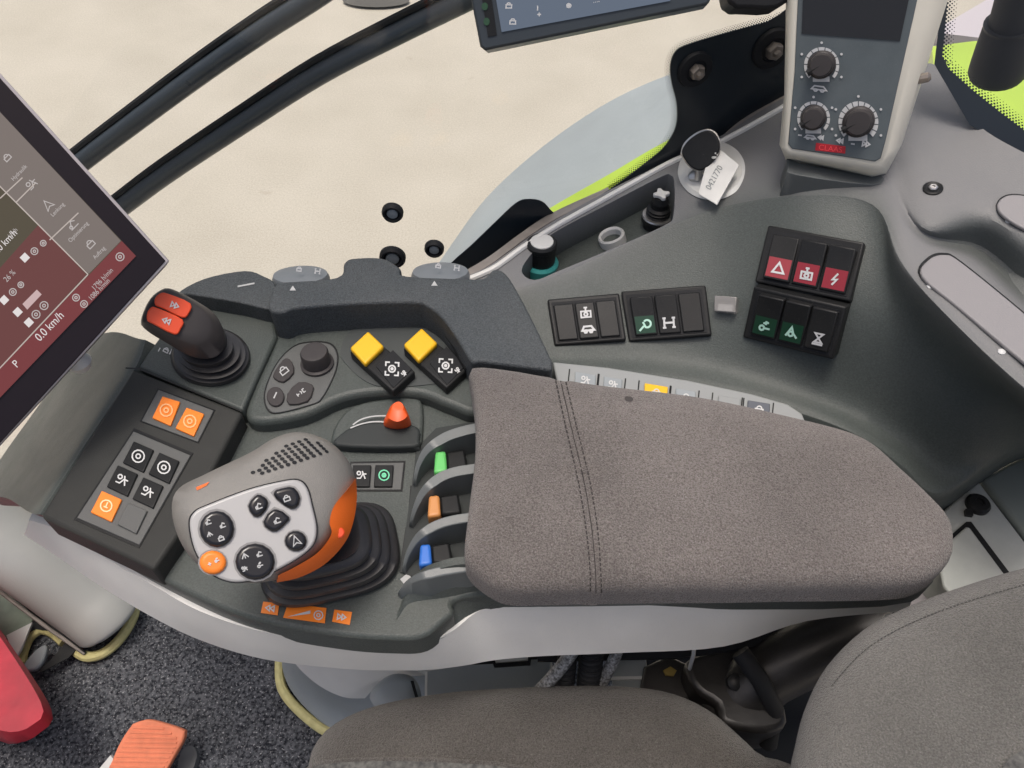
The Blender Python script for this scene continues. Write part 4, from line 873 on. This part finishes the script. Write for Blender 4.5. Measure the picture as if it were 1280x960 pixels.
# yellow-capped switches
for dx, dy, lab in ((0, 0, "yellow-capped black switch beside the menu control pod"), (67, -4, "yellow-capped black switch next to the upholstered armrest pad")):
    S = lambda L: [(x+dx, y+dy) for x, y in L]
    t = thing("safety_switch", lab, "switch", CD.p(480+dx, 450+dy), "yellow-capped switches on the armrest")
    prism("switch_body", CD, S([(437, 440), (459, 416), (519, 464), (491, 489)]), .010, 0, BLACK, t, bevel=(.0015, 2))
    prism("label_plate", CD, S([(470, 458), (491, 437), (515, 461), (492, 485)]), .0108, .0098, MATTE, t, bevel=(.0004, 1))
    prism("yellow_cap", CD, S([(437, 434), (460, 413), (480, 432), (456, 455)]), .0155, .009, YELL, t, bevel=(.0022, 3))
    lp_ = [t.children[1]][0]; icon(CD, 490+dx, 461+dy, 10, 'pto', WHITE, lp_, .0112, rot=3, w=2.2); icon(CD, 505+dx, 467+dy, 4, 'hook', WHITE, lp_, .0112, rot=45, w=1.5)

# orange slider
sl = thing("orange_slider", "orange thumb slider standing in its curved slot", "slider", TP.p(495, 530, .008))
stack("thumb_piece", [(TP, [(480, 533), (484, 524), (498, 520), (511, 523), (513, 533), (497, 537)], .008), (TP, [(480, 529), (485, 517), (497, 512), (509, 516), (512, 529), (497, 534)], .016),
      (TP, [(485, 521), (488, 508), (497, 503), (505, 507), (509, 520), (497, 527)], .026), (TP, [(490, 511), (492, 505), (498, 502), (503, 505), (504, 511), (497, 514)], .030)], mat("orange_slider_plastic", (.78, .10, .015), .42), sl, N=30)
# coloured paddle levers
for (x, y), m_, lab in (((551, 578), GREENC, "green-tipped paddle lever in the scalloped recess"), ((543, 633), BROWNC, "amber-tipped paddle lever in the scalloped recess"), ((532, 694), BLUEC, "blue-tipped paddle lever in the scalloped recess")):
    t = thing("paddle_lever", lab, "lever", TP.p(x, y+10, .002), "paddle levers in the armrest recesses")
    q = [(x-13, y-13), (x-9, y-16), (x+5, y-16), (x+6, y+10), (x+3, y+13), (x-15, y+14)]
    q = [(x-7, y-14), (x+6, y-15), (x+8, y+11), (x-9, y+13)]
    prism("lever_tip", TP, q, .022, .006, m_, t, bevel=(.0022, 3))
    prism("lever_arm", TP, [(x+6, y-13), (x+30, y-17), (x+34, y+8), (x+8, y+10)], .016, .001, BLACK, t, bevel=(.002, 2))

# rotary dials behind the bolster
for cx, cy, r, lab in ((377, 344, 34, "grey marked thumb dial behind the front end of the grip bolster"), (551, 340, 36, "grey marked thumb dial behind the bolster near the window corner")):
    o = PZ(cx, cy+8, .712); s = (o-CAM).length/F*r
    t = thing("thumb_dial", lab, "dial", o-Vector((0, 0, .02)), "thumb dials behind the grip bolster")
    ax = Vector((0, .25, 1))
    wh = lathe("dial_wheel", o, ax, [(s*.9, -.02), (s, -.016), (s, .004), (s*.94, .008), (s*.75, .009), (.0003, .010)], mat("dial_grey", (.17, .19, .205), .45, bump=.2), t, 40, sq=.7, uax=(1, 0, 0))
    pl = facing(cx, cy, .722)
    for x, k in ((cx-3, 'lock'), (cx+20, 'H')): icon(pl, x, cy-9+abs(x-cx)*.2, 4, k, WHITE, wh, .008, rot=8, w=1.6)

# ------------------------------------------------------------------ front lever
fl = thing("front_lever", "short black lever with two red-orange buttons on its head", "lever", FD.p(265, 458))
bo = [(FD, disc(263, 446, 50, 37), .001), (FD, disc(263, 444, 48, 35), .006), (FD, disc(262, 443, 44, 31), .0075), (FD, disc(262, 442, 45, 32), .012), (FD, disc(260, 440, 39, 27), .013), (FD, disc(260, 438, 40, 28), .018), (FD, disc(258, 436, 34, 24), .019), (FD, disc(256, 432, 35, 24), .026), (FD, disc(252, 428, 28, 19), .028)]
stack("bellows", bo, RUB, fl, N=44, smooth=50)
HP = facing(215, 395, .775, (.10, -.05, .25))
h0 = [(176, 401), (186, 376), (200, 363), (214, 361), (245, 376), (268, 392), (279, 412), (281, 432), (268, 447), (240, 446), (205, 427), (182, 412)]
h1 = [(178, 398), (188, 376), (201, 365), (214, 364), (240, 377), (260, 392), (266, 408), (262, 424), (248, 432), (225, 426), (200, 414), (182, 405)]
def scl(L, k, dx=0, dy=0):
    cx = sum(p[0] for p in L)/len(L); cy = sum(p[1] for p in L)/len(L); return [(cx+(x-cx)*k+dx, cy+(y-cy)*k+dy) for x, y in L]
stack("lever_head", [(HP, scl(h0, .62, 22, 18), -.045), (HP, scl(h0, .80, 14, 10), -.030), (HP, h0, -.017), (HP, scl(h0, .99), -.008), (HP, h1, -.001), (HP, scl(h1, .9), .0012), (HP, scl(h1, .5), .0018)], KNOBM, fl, N=56, smooth=60)
for q, k in (([(194, 372), (201, 366), (210, 367), (238, 379), (236, 392), (228, 397), (203, 385), (194, 381)], 'fwd'), ([(184, 391), (189, 384), (197, 385), (228, 399), (226, 411), (218, 418), (190, 404), (184, 400)], 'rewind')):
    kb = prism("button", HP, q, .0048, .0, REDOR, fl, sm=3, bevel=(.001, 3)); icon(HP, sum(p[0] for p in q)/8+6, sum(p[1] for p in q)/8+2, 6.5, k, WHITE, kb, .0054, rot=20, w=1.7)
for x, y, k in ((199, 437, 'bar'), (208, 437, 'lock'), (216, 441, 'H'), (224, 445, 'lock'), (232, 450, 'esc'), (240, 454, 'fwd')): icon(FD, x, y, 4.2, k, WHITE, ARM, .0008, rot=28, w=1.6, name="deck_print")

# ------------------------------------------------------------------ multifunction joystick
js = thing("multifunction_joystick", "grey multifunction joystick with silver button face and orange side trim", "joystick", TP.p(415, 700))
JB = [(0, 412, 694, 88, 56, .000), (0, 412, 693, 88, 55, .006)]
lev = []
prof = [(1.0, 0), (1.02, .005), (.98, .009), (.84, .0105), (.90, .014), (.91, .019), (.87, .0225), (.73, .024), (.79, .0275), (.80, .0325), (.76, .036), (.62, .0375), (.68, .041), (.69, .046), (.64, .050), (.52, .052), (.55, .060)]
c0 = TP.p(413, 692); c1 = PZ(398, 672, ZT+.060)
for r, h in prof:
    c = c0.lerp(c1, h/.060); c.z = ZT+h; ring = []
    for k in range(48):
        a = 2*pi*k/48; ca, sa = cos(a), sin(a); e = .62
        x = math.copysign(abs(ca)**e, ca)*.052*r; y = math.copysign(abs(sa)**e, sa)*.040*r; th = radians(14)
        ring.append(Vector((c.x+x*cos(th)-y*sin(th), c.y+x*sin(th)+y*cos(th), c.z)))
    lev.append(ring)
V, Fc = rings(lev); mk("bellows", V, Fc, RUB, js, smooth=55)
JP = facing(320, 640, .800, (.02, .06, .06))
S0 = [(215, 642), (222, 612), (258, 592), (312, 566), (344, 547), (376, 540), (410, 551), (434, 574), (444, 602), (436, 640), (412, 682), (375, 712), (335, 727), (292, 727), (255, 712), (228, 682)]
S1 = [(225, 645), (232, 622), (264, 604), (314, 580), (344, 556), (376, 546), (406, 556), (426, 578), (434, 602), (428, 638), (405, 678), (370, 708), (333, 724), (294, 724), (260, 709), (236, 680)]
S2 = [(236, 648), (250, 634), (280, 620), (318, 602), (344, 580), (375, 562), (398, 568), (414, 586), (420, 606), (416, 636), (398, 672), (367, 701), (333, 717), (297, 718), (266, 705), (246, 678)]
stack("grip", [(JP, scl(S0, .52, 42, 14), -.052), (JP, scl(S0, .72, 26, 8), -.038), (JP, scl(S0, .95, 4, 1), -.022), (JP, S0, -.013), (JP, S1, -.004), (JP, S2, .0015), (JP, scl(S2, .8), .003), (JP, scl(S2, .4), .0034)], GRIP, js, N=96, smooth=60)
plate = [(237, 655), (243, 640), (260, 631), (310, 612), (350, 602), (372, 600), (384, 610), (391, 635), (396, 660), (392, 680), (375, 696), (345, 713), (315, 725), (288, 727), (262, 715), (244, 688)]
prism("seam_line", JP, scl(plate, 1.02), .0036, -.004, MATTE, js, sm=4)
prism("face_plate", JP, plate, .0052, .0, SILV, js, sm=4, bevel=(.0016, 3))
def jb(px, m_, ics, nm="button", hh=.0085, sm=3):
    prism("button_rim", JP, scl(px, 1.10), .0056, .003, mat("rim_grey", (.22, .22, .22), .4), js, sm=sm)
    kb = prism(nm, JP, px, hh, .003, m_, js, sm=sm, bevel=(.0030, 5))
    for x, y, s, k in ics: icon(JP, x, y, s*.9, k, GREYP if m_ is GLB else WHITE, kb, hh+.0006, rot=-20, w=1.7)
GLB = mat("glossy_button", (.012, .012, .014), .20, spec=.45)
jb(disc(271, 661, 22, 23, 16), GLB, [(260, 652, 5, 'lift'), (278, 656, 5, 'lift'), (262, 668, 5, 'down'), (276, 672, 5, 'lock')], sm=0)
jb(disc(319, 702, 25, 23, 16, .4), GLB, [(306, 695, 6, 'down'), (324, 692, 5, 'lift'), (306, 711, 5, 'hook'), (325, 706, 5, 'fan')], sm=0)
jb(disc(266, 703, 17, 15, 16, .3), ORANGE2, [(262, 705, 4, 'plus'), (271, 700, 4, 'fan')], sm=0)
jb(disc(370, 676, 14, 13, 14), GLB, [(370, 676, 8, 'nav')], sm=0)
jb([(310, 632), (318, 620), (326, 618), (337, 628), (327, 644), (317, 645)], GLB, [(323, 632, 6, 'lift')], sm=2)
jb([(340, 616), (355, 609), (368, 609), (376, 622), (370, 636), (356, 632)], GLB, [(358, 622, 6, 'lock')], sm=2)
jb([(329, 652), (343, 635), (362, 646), (358, 654), (346, 664), (336, 662)], GLB, [(346, 650, 6, 'lift')], sm=2)
# perforated palm rest
TJ = bvh([c for c in js.children if c.name.startswith("grip")][0])
V = []; Fc = []
A0, U_, W__ = Vector((312, 597)), Vector((8.0, -2.7)), Vector((4.4, -6.2))
for i in range(-7, 16):
    for j in range(0, 11):
        p = A0+U_*i*1.0+W__*j
        if not (p.y < 590-(p.x-315)*.17+6 and p.x > 312 and p.y > 548 and p.x < 418 and p.y > 548+abs(p.x-378)*.30 and p.y > 595-(p.x-308)*.78): continue
        if p.y > 596-(p.x-312)*.26: continue
        q, n = hit(TJ, p.x, p.y)
        if q is None or n.dot((CAM-q).normalized()) < .62: continue
        u = Vector((1, 0, 0)); u = (u-n*u.dot(n)).normalized(); v = n.cross(u); k = len(V)
        V += [q+n*.0004+(u*cos(a*pi/4)*1.25+v*sin(a*pi/4))*.00125 for a in range(8)]; Fc.append(tuple(range(k, k+8)))
mk("perforations", V, Fc, MATTE, js, kind="stuff", smooth=0)
# orange trim round the lower right side
to = [(445, 598), (446, 625), (441, 655), (430, 680), (405, 706), (374, 722), (346, 728)]
ti = [(436, 610), (418, 632), (412, 652), (414, 668), (398, 690), (372, 707), (348, 719)]
LT = [JP.p(x, y, -.008) for x, y in spl(to, 5, False)]; LI = [JP.p(x, y, .0025) for x, y in spl(ti, 5, False)]; LB = [JP.p(x, y, -.026) for x, y in spl(to, 5, False)]
dn = [ (a+b)/2 - JP.n*.012 for a, b in zip(LI, LB)]
V, Fc = rings([list(r) for r in zip(LI, LT, LB, dn)]); mk("orange_trim", V, Fc, ORANGE, js, smooth=60)
q = JP.p(424, 666, -.004); lathe("trim_button", q, JP.n, [(.0035, -.006), (.0035, .001), (.0025, .0018), (.0002, .0018)], REDOR, js, 14)
sheet("orange_accent", JP, [(245, 609), (262, 602), (258, 607), (246, 613)], -.0035, ORANGE, js, smooth=0)
for ch in list(js.children):
    if ch.name.startswith("lever_skirt"): pass

# ================================================================== below the armrest
def box(name, lo, hi, m, parent=None, bev=.003, **kw):
    x0, y0, z0_ = lo; x1, y1, z1_ = hi
    V = [Vector((x, y, z)) for z in (z0_, z1_) for x, y in ((x0, y0), (x1, y0), (x1, y1), (x0, y1))]
    return mk(name, V, [(3, 2, 1, 0), (4, 5, 6, 7), (0, 1, 5, 4), (1, 2, 6, 5), (2, 3, 7, 6), (3, 0, 4, 7)], m, parent, bevel=(bev, 3), **kw)
# pedestal with yellow edging
pd = thing("console_pedestal", "pale grey rounded pedestal edged with yellow rubber under the armrest", "pedestal", PZ(430, 860, 0))
patch([[(352, 800, .03), (354, 840, .02), (372, 874, .015), (414, 914, .012), (470, 960, .01)], [(362, 795, .09), (372, 838, .07), (400, 870, .06), (440, 900, .05), (500, 945, .04)],
       [(374, 800, .22), (392, 836, .20), (425, 860, .18), (470, 880, .16), (530, 920, .14)], [(420, 790, .34), (470, 826, .33), (520, 838, .32), (560, 850, .31), (620, 880, .30)]], BLUEGREY, "flank", pd, 6, 6, (.06, .06, -.01))
patch([[(358, 800, .20), (368, 828, .20), (396, 855, .20), (428, 871, .20), (456, 873, .205)], [(385, 795, .29), (402, 815, .28), (434, 838, .27), (464, 852, .265), (482, 850, .27)],
       [(440, 780, .40), (470, 805, .39), (500, 828, .37), (520, 838, .36), (534, 844, .355)]], PALE, "top_cap", pd, 6, 5, (.03, .05, -.01))
stack("latch_dome", [(.345, [(462, 872), (480, 848), (500, 842), (520, 850), (525, 880), (490, 900)], 0), (.345, [(468, 868), (482, 850), (500, 845), (516, 852), (520, 876), (490, 892)], .012), (.345, [(478, 864), (488, 856), (500, 853), (510, 858), (512, 870), (494, 880)], .016)], BLUEGREY, pd, N=30, smooth=60)
prism("dark_slot", HZ(.372), [(513, 851), (517, 851), (523, 872), (519, 872)], 0, -.01, BLACK, pd)
yl = spl([(352, 780), (350, 815), (350, 850), (358, 870), (376, 890), (398, 908), (416, 918), (460, 945)], 5, False)
tube("rubber_edging", [PZ(p.x, p.y, .010) for p in yl], .0075, YTRIM, pd, 10)
bx_ = thing("under_seat_box", "blue-grey box with dark notched upper edge behind the seat cushion", "box", PZ(650, 850, .1))
prism("box_body", HZ(.42), [(532, 818), (690, 811), (692, 900), (530, 905)], 0, -.34, BLUEGREY, bx_, bevel=(.004, 3))
prism("top_flange", HZ(.425), [(532, 820), (610, 822), (672, 812), (672, 822), (650, 826), (622, 828), (575, 830), (532, 838)], .004, 0, PALE, bx_)
prism("notch_edge", HZ(.430), [(575, 827), (618, 824), (620, 829), (660, 826), (660, 819), (682, 819), (682, 823), (664, 824), (663, 831), (618, 834), (616, 829), (575, 831)], .002, 0, BLACK, bx_)
V, Fc = rib_mesh(HZ(.42), [[(533, 822), (532, 900)]], 3, .001); mk("corner_edge", V, Fc, PALE, bx_, smooth=0)
def hose(px, r, lab, ribbed, m):
    top = PZ(px[0][0], px[0][1], .55); bot = PZ(px[1][0], px[1][1], .50); P = [top.lerp(bot, k/60) for k in range(-6, 90)]
    for i, p in enumerate(P): p.x += .0015*sin(i/14)
    t = tube("hose", P, r, m, None, 14, rf=(lambda t: 1+.10*sin(t*230)) if ribbed else None, label=lab, cat="hose", group="hoses under the armrest")
hose([(706, 800), (708, 862)], .0085, "black ribbed hose dropping beside the braided sleeve under the armrest, thinner one", True, MATTE)
hose([(736, 800), (738, 862)], .0105, "thick black ribbed hose hanging in the middle of the gap under the armrest", True, MATTE)
hose([(772, 808), (750, 862)], .0055, "braided grey sleeve between the thick hose and the metal plate", False, BRAID)
hose([(712, 818), (664, 878)], .0060, "braided grey sleeve bending towards the blue-grey box", False, BRAID)
pt = thing("metal_bracket", "grey metal bracket plate with white edge beside the hoses", "bracket", PZ(785, 860, .35))
prism("plate", HZ(.46), [(770, 812), (806, 808), (812, 862), (764, 866)], 0, -.006, BLUEGREY, pt, bevel=(.001, 1))
prism("white_edge", HZ(.462), [(750, 846), (808, 845), (808, 849), (750, 850)], .002, 0, WHITE, pt)
prism("lower_plate", HZ(.40), [(766, 850), (812, 850), (812, 885), (764, 885)], 0, -.2, BLUEGREY, pt)
# dark seat mechanism
ms = thing("seat_mechanism", "greasy black seat adjustment mechanism between pad and backrest", "mechanism", PZ(920, 860, .3))
prism("pivot_block", HZ(.47), [(806, 832), (836, 818), (862, 830), (870, 862), (858, 880), (820, 880), (800, 862)], 0, -.05, OILY, ms, bevel=(.004, 3))
prism("side_arm", HZ(.50), [(858, 826), (900, 810), (944, 804), (968, 850), (985, 900), (960, 915), (905, 905), (896, 880), (870, 862)], 0, -.06, OILY, ms, sm=3, bevel=(.006, 3))
tube("tilt_tube", [PZ(900, 890, .46), PZ(960, 840, .50), PZ(1040, 800, .52), PZ(1120, 780, .53)], .030, OILY, ms, 18)
tube("cover_hose", [PZ(925, 815, .54), PZ(950, 850, .53), PZ(968, 885, .50), PZ(960, 930, .46)], .0085, MATTE, ms, 14)
prism("brass_tab", HZ(.475), [(829, 838), (838, 833), (846, 838), (842, 845), (832, 844)], .002, 0, BRASS, ms)
lathe("pivot_bolt", PZ(918, 853, .502), (0, -.3, 1), [(.008, 0), (.008, .006), (.005, .008), (.0003, .008)], BLACK, ms, 12)
prism("floor_pan", HZ(.30), [(780, 800), (1150, 740), (1150, 1000), (800, 1000)], 0, -.02, MATTE, ms)
for k in range(4): tube("cable", [PZ(840+k*2, 866+k*3, .44), PZ(868, 864+k*4, .455-.003*k), PZ(900, 874+k*4, .45), PZ(930, 880+k*5, .43)], .0022, (PALE, BLUEGREY, BLACK, PALE)[k], ms, 6)
tube("white_wire", [PZ(868, 800, .58), PZ(867, 818, .54), PZ(862, 836, .50)], .0018, WHITE, ms, 6)
prism("dark_backing", HZ(.52), [(672, 800), (1000, 770), (1130, 760), (1130, 800), (1000, 800), (850, 822), (672, 826)], 0, -.004, MATTE, ms)
prism("lever_blade", HZ(.60), [(1096, 782), (1126, 758), (1132, 764), (1104, 790)], 0, -.008, BLACK, ms)
prism("pale_tab", HZ(.604), [(1106, 768), (1116, 765), (1110, 775), (1102, 776)], 0, -.003, PALE, ms)
prism("lilac_panel", HZ(.58), [(1140, 742), (1186, 702), (1250, 722), (1240, 742), (1160, 768), (1128, 770)], 0, -.03, mat("lilac_grey", (.24, .225, .235), .5, bump=.2), ms, bevel=(.004, 3))

# rear storage boxes right of the pad
rb = thing("rear_locker", "green-grey locker with raised lid and black round latch behind the pad", "locker", PZ(1230, 660, .35))
prism("locker_front", HZ(.62), [(1160, 655), (1222, 601), (1226, 604), (1330, 740), (1330, 800), (1240, 780), (1170, 710)], 0, -.16, mat("locker_plastic", (0.36, 0.38, 0.36), .5, bump=.2, bscale=1200, var=.05), rb, bevel=(.003, 3))
prism("lid_joint", HZ(.62), [(1170, 685), (1208, 652), (1214, 652), (1300, 766), (1230, 790), (1180, 730)], .0010, -.002, BLACK, rb)
prism("raised_lid", HZ(.62), [(1172, 690), (1208, 658), (1212, 658), (1294, 768), (1230, 790), (1180, 732)], .0040, -.001, MATS["locker_plastic"], rb, bevel=(.002, 3))
lathe("latch_knob", HZ(.62).p(1221, 632), (0, 0, 1), [(.0105, -.002), (.0105, .004), (.0085, .0065), (.004, .007), (.0035, .005), (.0003, .005)], BLACK, rb, 24)
prism("latch_tab", HZ(.62), [(1207, 636), (1216, 634), (1217, 644), (1208, 643)], .004, 0, BLACK, rb)
rc = thing("rear_cupboard", "dark green-grey cupboard beside the locker with a black gap between", "cupboard", PZ(1265, 620, .35))
prism("cupboard_top", HZ(.615), [(1227, 598), (1262, 578), (1300, 560), (1420, 520), (1420, 760), (1330, 740), (1284, 672)], 0, -.03, GREENGREY, rc, bevel=(.004, 3))
prism("gap_wall", HZ(.575), [(1140, 680), (1200, 610), (1300, 540), (1420, 520), (1420, 800), (1200, 760)], 0, -.02, BLACK, rc)

# ================================================================== seat
seat = thing("driver_seat", "grey fabric driver seat with rounded cushion and high backrest bolster", "seat", PZ(720, 960, .12))
so_ = [(386, 975), (398, 932), (428, 905), (480, 885), (560, 871), (640, 865), (720, 862), (790, 864), (840, 873), (885, 895), (925, 930), (948, 950), (985, 962), (1010, 1010), (1000, 1250), (700, 1290), (420, 1270), (380, 1100)]
zs = HZ(.50); o3 = [zs.p(p[0], p[1]) for p in resample(spl(so_, 8), 120)]
cs = cushion(o3, zs.p(560, 1050), zs.p(860, 1060), (0, 0, 1), .055, 2.6, SEATF, "cushion", seat, nr=14, under=.10, smooth=60)
TS = bvh(cs)
kn_px = [(386, 962), (400, 955), (440, 951), (500, 950), (560, 952), (620, 956), (655, 962)]
V = []; Fc = []; KN = []
def strip(tree, up_, lo, h, m, name, parent):
    V = []; Fc = []; n = len(up_)
    for p, q in zip(up_, lo):
        for s in [k/11 for k in range(12)]:
            c = p.lerp(q, s); r = tree.ray_cast(CAM, ray(c.x, c.y).normalized())
            V.append(r[0]+r[1]*h if r[0] is not None else V[-1])
    for i in range(n-1):
        for k in range(11): Fc.append((i*12+k, i*12+k+1, i*12+k+13, i*12+k+12))
    return mk(name, V, Fc, m, parent)
up_ = resample(spl(kn_px, 6, False), 60, False); lo = [p+Vector((30, 240)) for p in up_]
strip(TS, up_, lo, .002, KNIT, "knit_insert", cs)
pts = []
for p in up_:
    r = TS.ray_cast(CAM, ray(p.x, p.y).normalized()); 
    if r[0] is not None: pts.append(r[0]+r[1]*.0005)
tube("piping", pts, .0022, SEATF, cs, 8)
# edge stitching on the far rim of the cushion
bo_ = [(988, 1000), (996, 930), (1010, 882), (1034, 838), (1078, 794), (1130, 766), (1200, 740), (1290, 714), (1420, 690), (1540, 740), (1560, 1000), (1450, 1180), (1200, 1250), (1010, 1180)]
BPn = Pl(PZ(1120, 860, .70), (-.38, -.05, .9)); o3 = [BPn.p(p[0], p[1]) for p in resample(spl(bo_, 8), 120)]
bk = cushion(o3, BPn.p(1180, 960), BPn.p(1330, 930), BPn.n, .055, 2.4, BACKF, "backrest", seat, nr=14, under=.14, smooth=60)
TB = bvh(bk)
pl_ = spl([(1040, 858), (1080, 815), (1130, 784), (1200, 756), (1290, 729)], 8, False)
dashes(TB, pl_, 3.4, 1.6, 1.2, .0006, mat("grey_thread", (.055, .055, .052), .9), "stitching", bk)
up_ = resample(spl([(1252, 962), (1262, 948), (1285, 936)], 6, False), 20, False); lo = [p+Vector((30, 40)) for p in up_]
strip(TB, up_, lo, .002, KNIT, "knit_insert", bk)

# ================================================================== front floor area
col_ = thing("corner_pillar_base", "pale grey rounded pillar base edged with yellow rubber on the carpet", "pillar", PZ(110, 760, 0))
P3 = [PZ(x, y, z) for x, y, z in spl([(140, 778, .018), (130, 769, .032), (104, 749, .055), (40, 702, .12), (-30, 655, .18), (-130, 590, .27)], 8, False)]
tube("pillar_cover", P3, .055, mat("pillar_plastic", (0.42, 0.425, 0.4), .5, bump=.2, bscale=800, var=.05, vscale=10, dust=.1), col_, 40, rf=lambda t: min(1, (max(0, t)*9)**.5*.80+.22) if t < .11 else 1.0, smooth=70)
yl = spl([(160, 728), (160, 742), (166, 752), (168, 766), (160, 784), (146, 803), (128, 817), (108, 821), (92, 812)], 5, False)
tube("rubber_edging", [PZ(p.x, p.y, .012) for p in yl], .0080, YTRIM, col_, 10)
yl = spl([(80, 803), (66, 791), (52, 787), (38, 796), (30, 812), (26, 830)], 5, False)
tube("rubber_edging", [PZ(p.x, p.y, .012) for p in yl], .0078, YTRIM, col_, 10)
for dx, m_, r in ((0, PALE, .0035), (-7, BLACK, .003), (-13, SEAL, .003)):
    tube("trim_rod", [PZ(-40+dx, 686+abs(dx)*.9, .10), PZ(30+dx*.6, 745+abs(dx)*.9, .07), PZ(66+dx*.3, 775+abs(dx)*.9, .05), PZ((106 if dx else 66), (817 if dx else 776), .022)], r, m_, col_, 8)
prism("green_pane", HZ(.02), [(-60, 700), (0, 728), (44, 772), (18, 800), (-10, 790), (-60, 790)], .004, 0, mat("dusty_pane", (.20, .24, .18), .3, var=.2, vscale=30), col_)
prism("pale_shard", HZ(.03), [(8, 794), (40, 778), (26, 812), (18, 826)], .004, 0, PALE, col_)
prism("grey_foot", HZ(.02), [(28, 832), (44, 812), (58, 806), (54, 824), (44, 836), (32, 838)], .01, 0, BLUEGREY, col_, sm=3, bevel=(.003, 2))
prism("black_gasket", HZ(.02), [(14, 802), (42, 775), (50, 772), (76, 778), (60, 788), (44, 786)], .002, 0, BLACK, col_)
prism("dark_gap", HZ(.02), [(84, 800), (66, 822), (48, 838), (52, 840), (86, 822), (100, 806)], .002, 0, BLACK, col_)
# red object
rd = thing("red_cover", "red folded cover standing on the carpet next to the pillar base", "cover", PZ(10, 900, 0))
stack("folded_cover", [(.02, [(-120, 720), (-40, 770), (10, 815), (52, 888), (40, 920), (14, 930), (-20, 920), (-120, 900)], 0), (.10, [(-120, 700), (-40, 745), (4, 792), (56, 884), (46, 918), (16, 928), (-20, 914), (-120, 880)], 0),
      (.17, [(-120, 690), (-40, 735), (2, 790), (64, 886), (50, 916), (20, 929), (-8, 915), (-120, 850)], 0), (.19, [(-120, 690), (-46, 738), (-4, 790), (52, 880), (42, 905), (16, 915), (-14, 905), (-120, 840)], 0)], REDP, rd, N=60, smooth=40)
# pedal
pe = thing("accelerator_pedal", "orange ribbed rubber pedal on the dark carpet", "pedal", PZ(190, 945, 0))
PP = Pl(PZ(195, 935, .075), (-.05, -.35, 1))
ppx = [(165, 905, 'c'), (176, 901), (190, 900), (226, 911), (230, 917), (226, 930), (204, 970), (190, 1010), (120, 1010), (140, 950), (152, 924)]
prism("pedal_plate", PP, ppx, 0, -.012, PEDAL, pe, sm=4, bevel=(.003, 3))
for k in range(10):
    y = 908+k*6.0; xl = 163-(y-905)*.62+2; xr = min(224, 229-(y-922)*.60) if y > 922 else min(224, 200+(y-903)*1.6)
    prism("rib", PP, [(xl+4, y), (xr-3, y+1.4), (xr-4, y+4.2), (xl+3, y+2.8)], .0016, -.001, PEDAL, pe, bevel=(.0006, 2))
prism("pedal_stem", HZ(.04), [(170, 960), (200, 960), (195, 1040), (160, 1040)], 0, -.04, BLACK, pe)
prism("grey_hinge", HZ(.010), [(226, 940), (240, 932), (246, 946), (234, 975), (222, 970)], .006, -.008, mat("dusty_plastic", (.11, .115, .115), .7, var=.15, vscale=40), pe, sm=3)
prism("wear_edge", PP, [(118, 968), (138, 944), (142, 950), (128, 975)], -.002, -.008, PALE, pe)
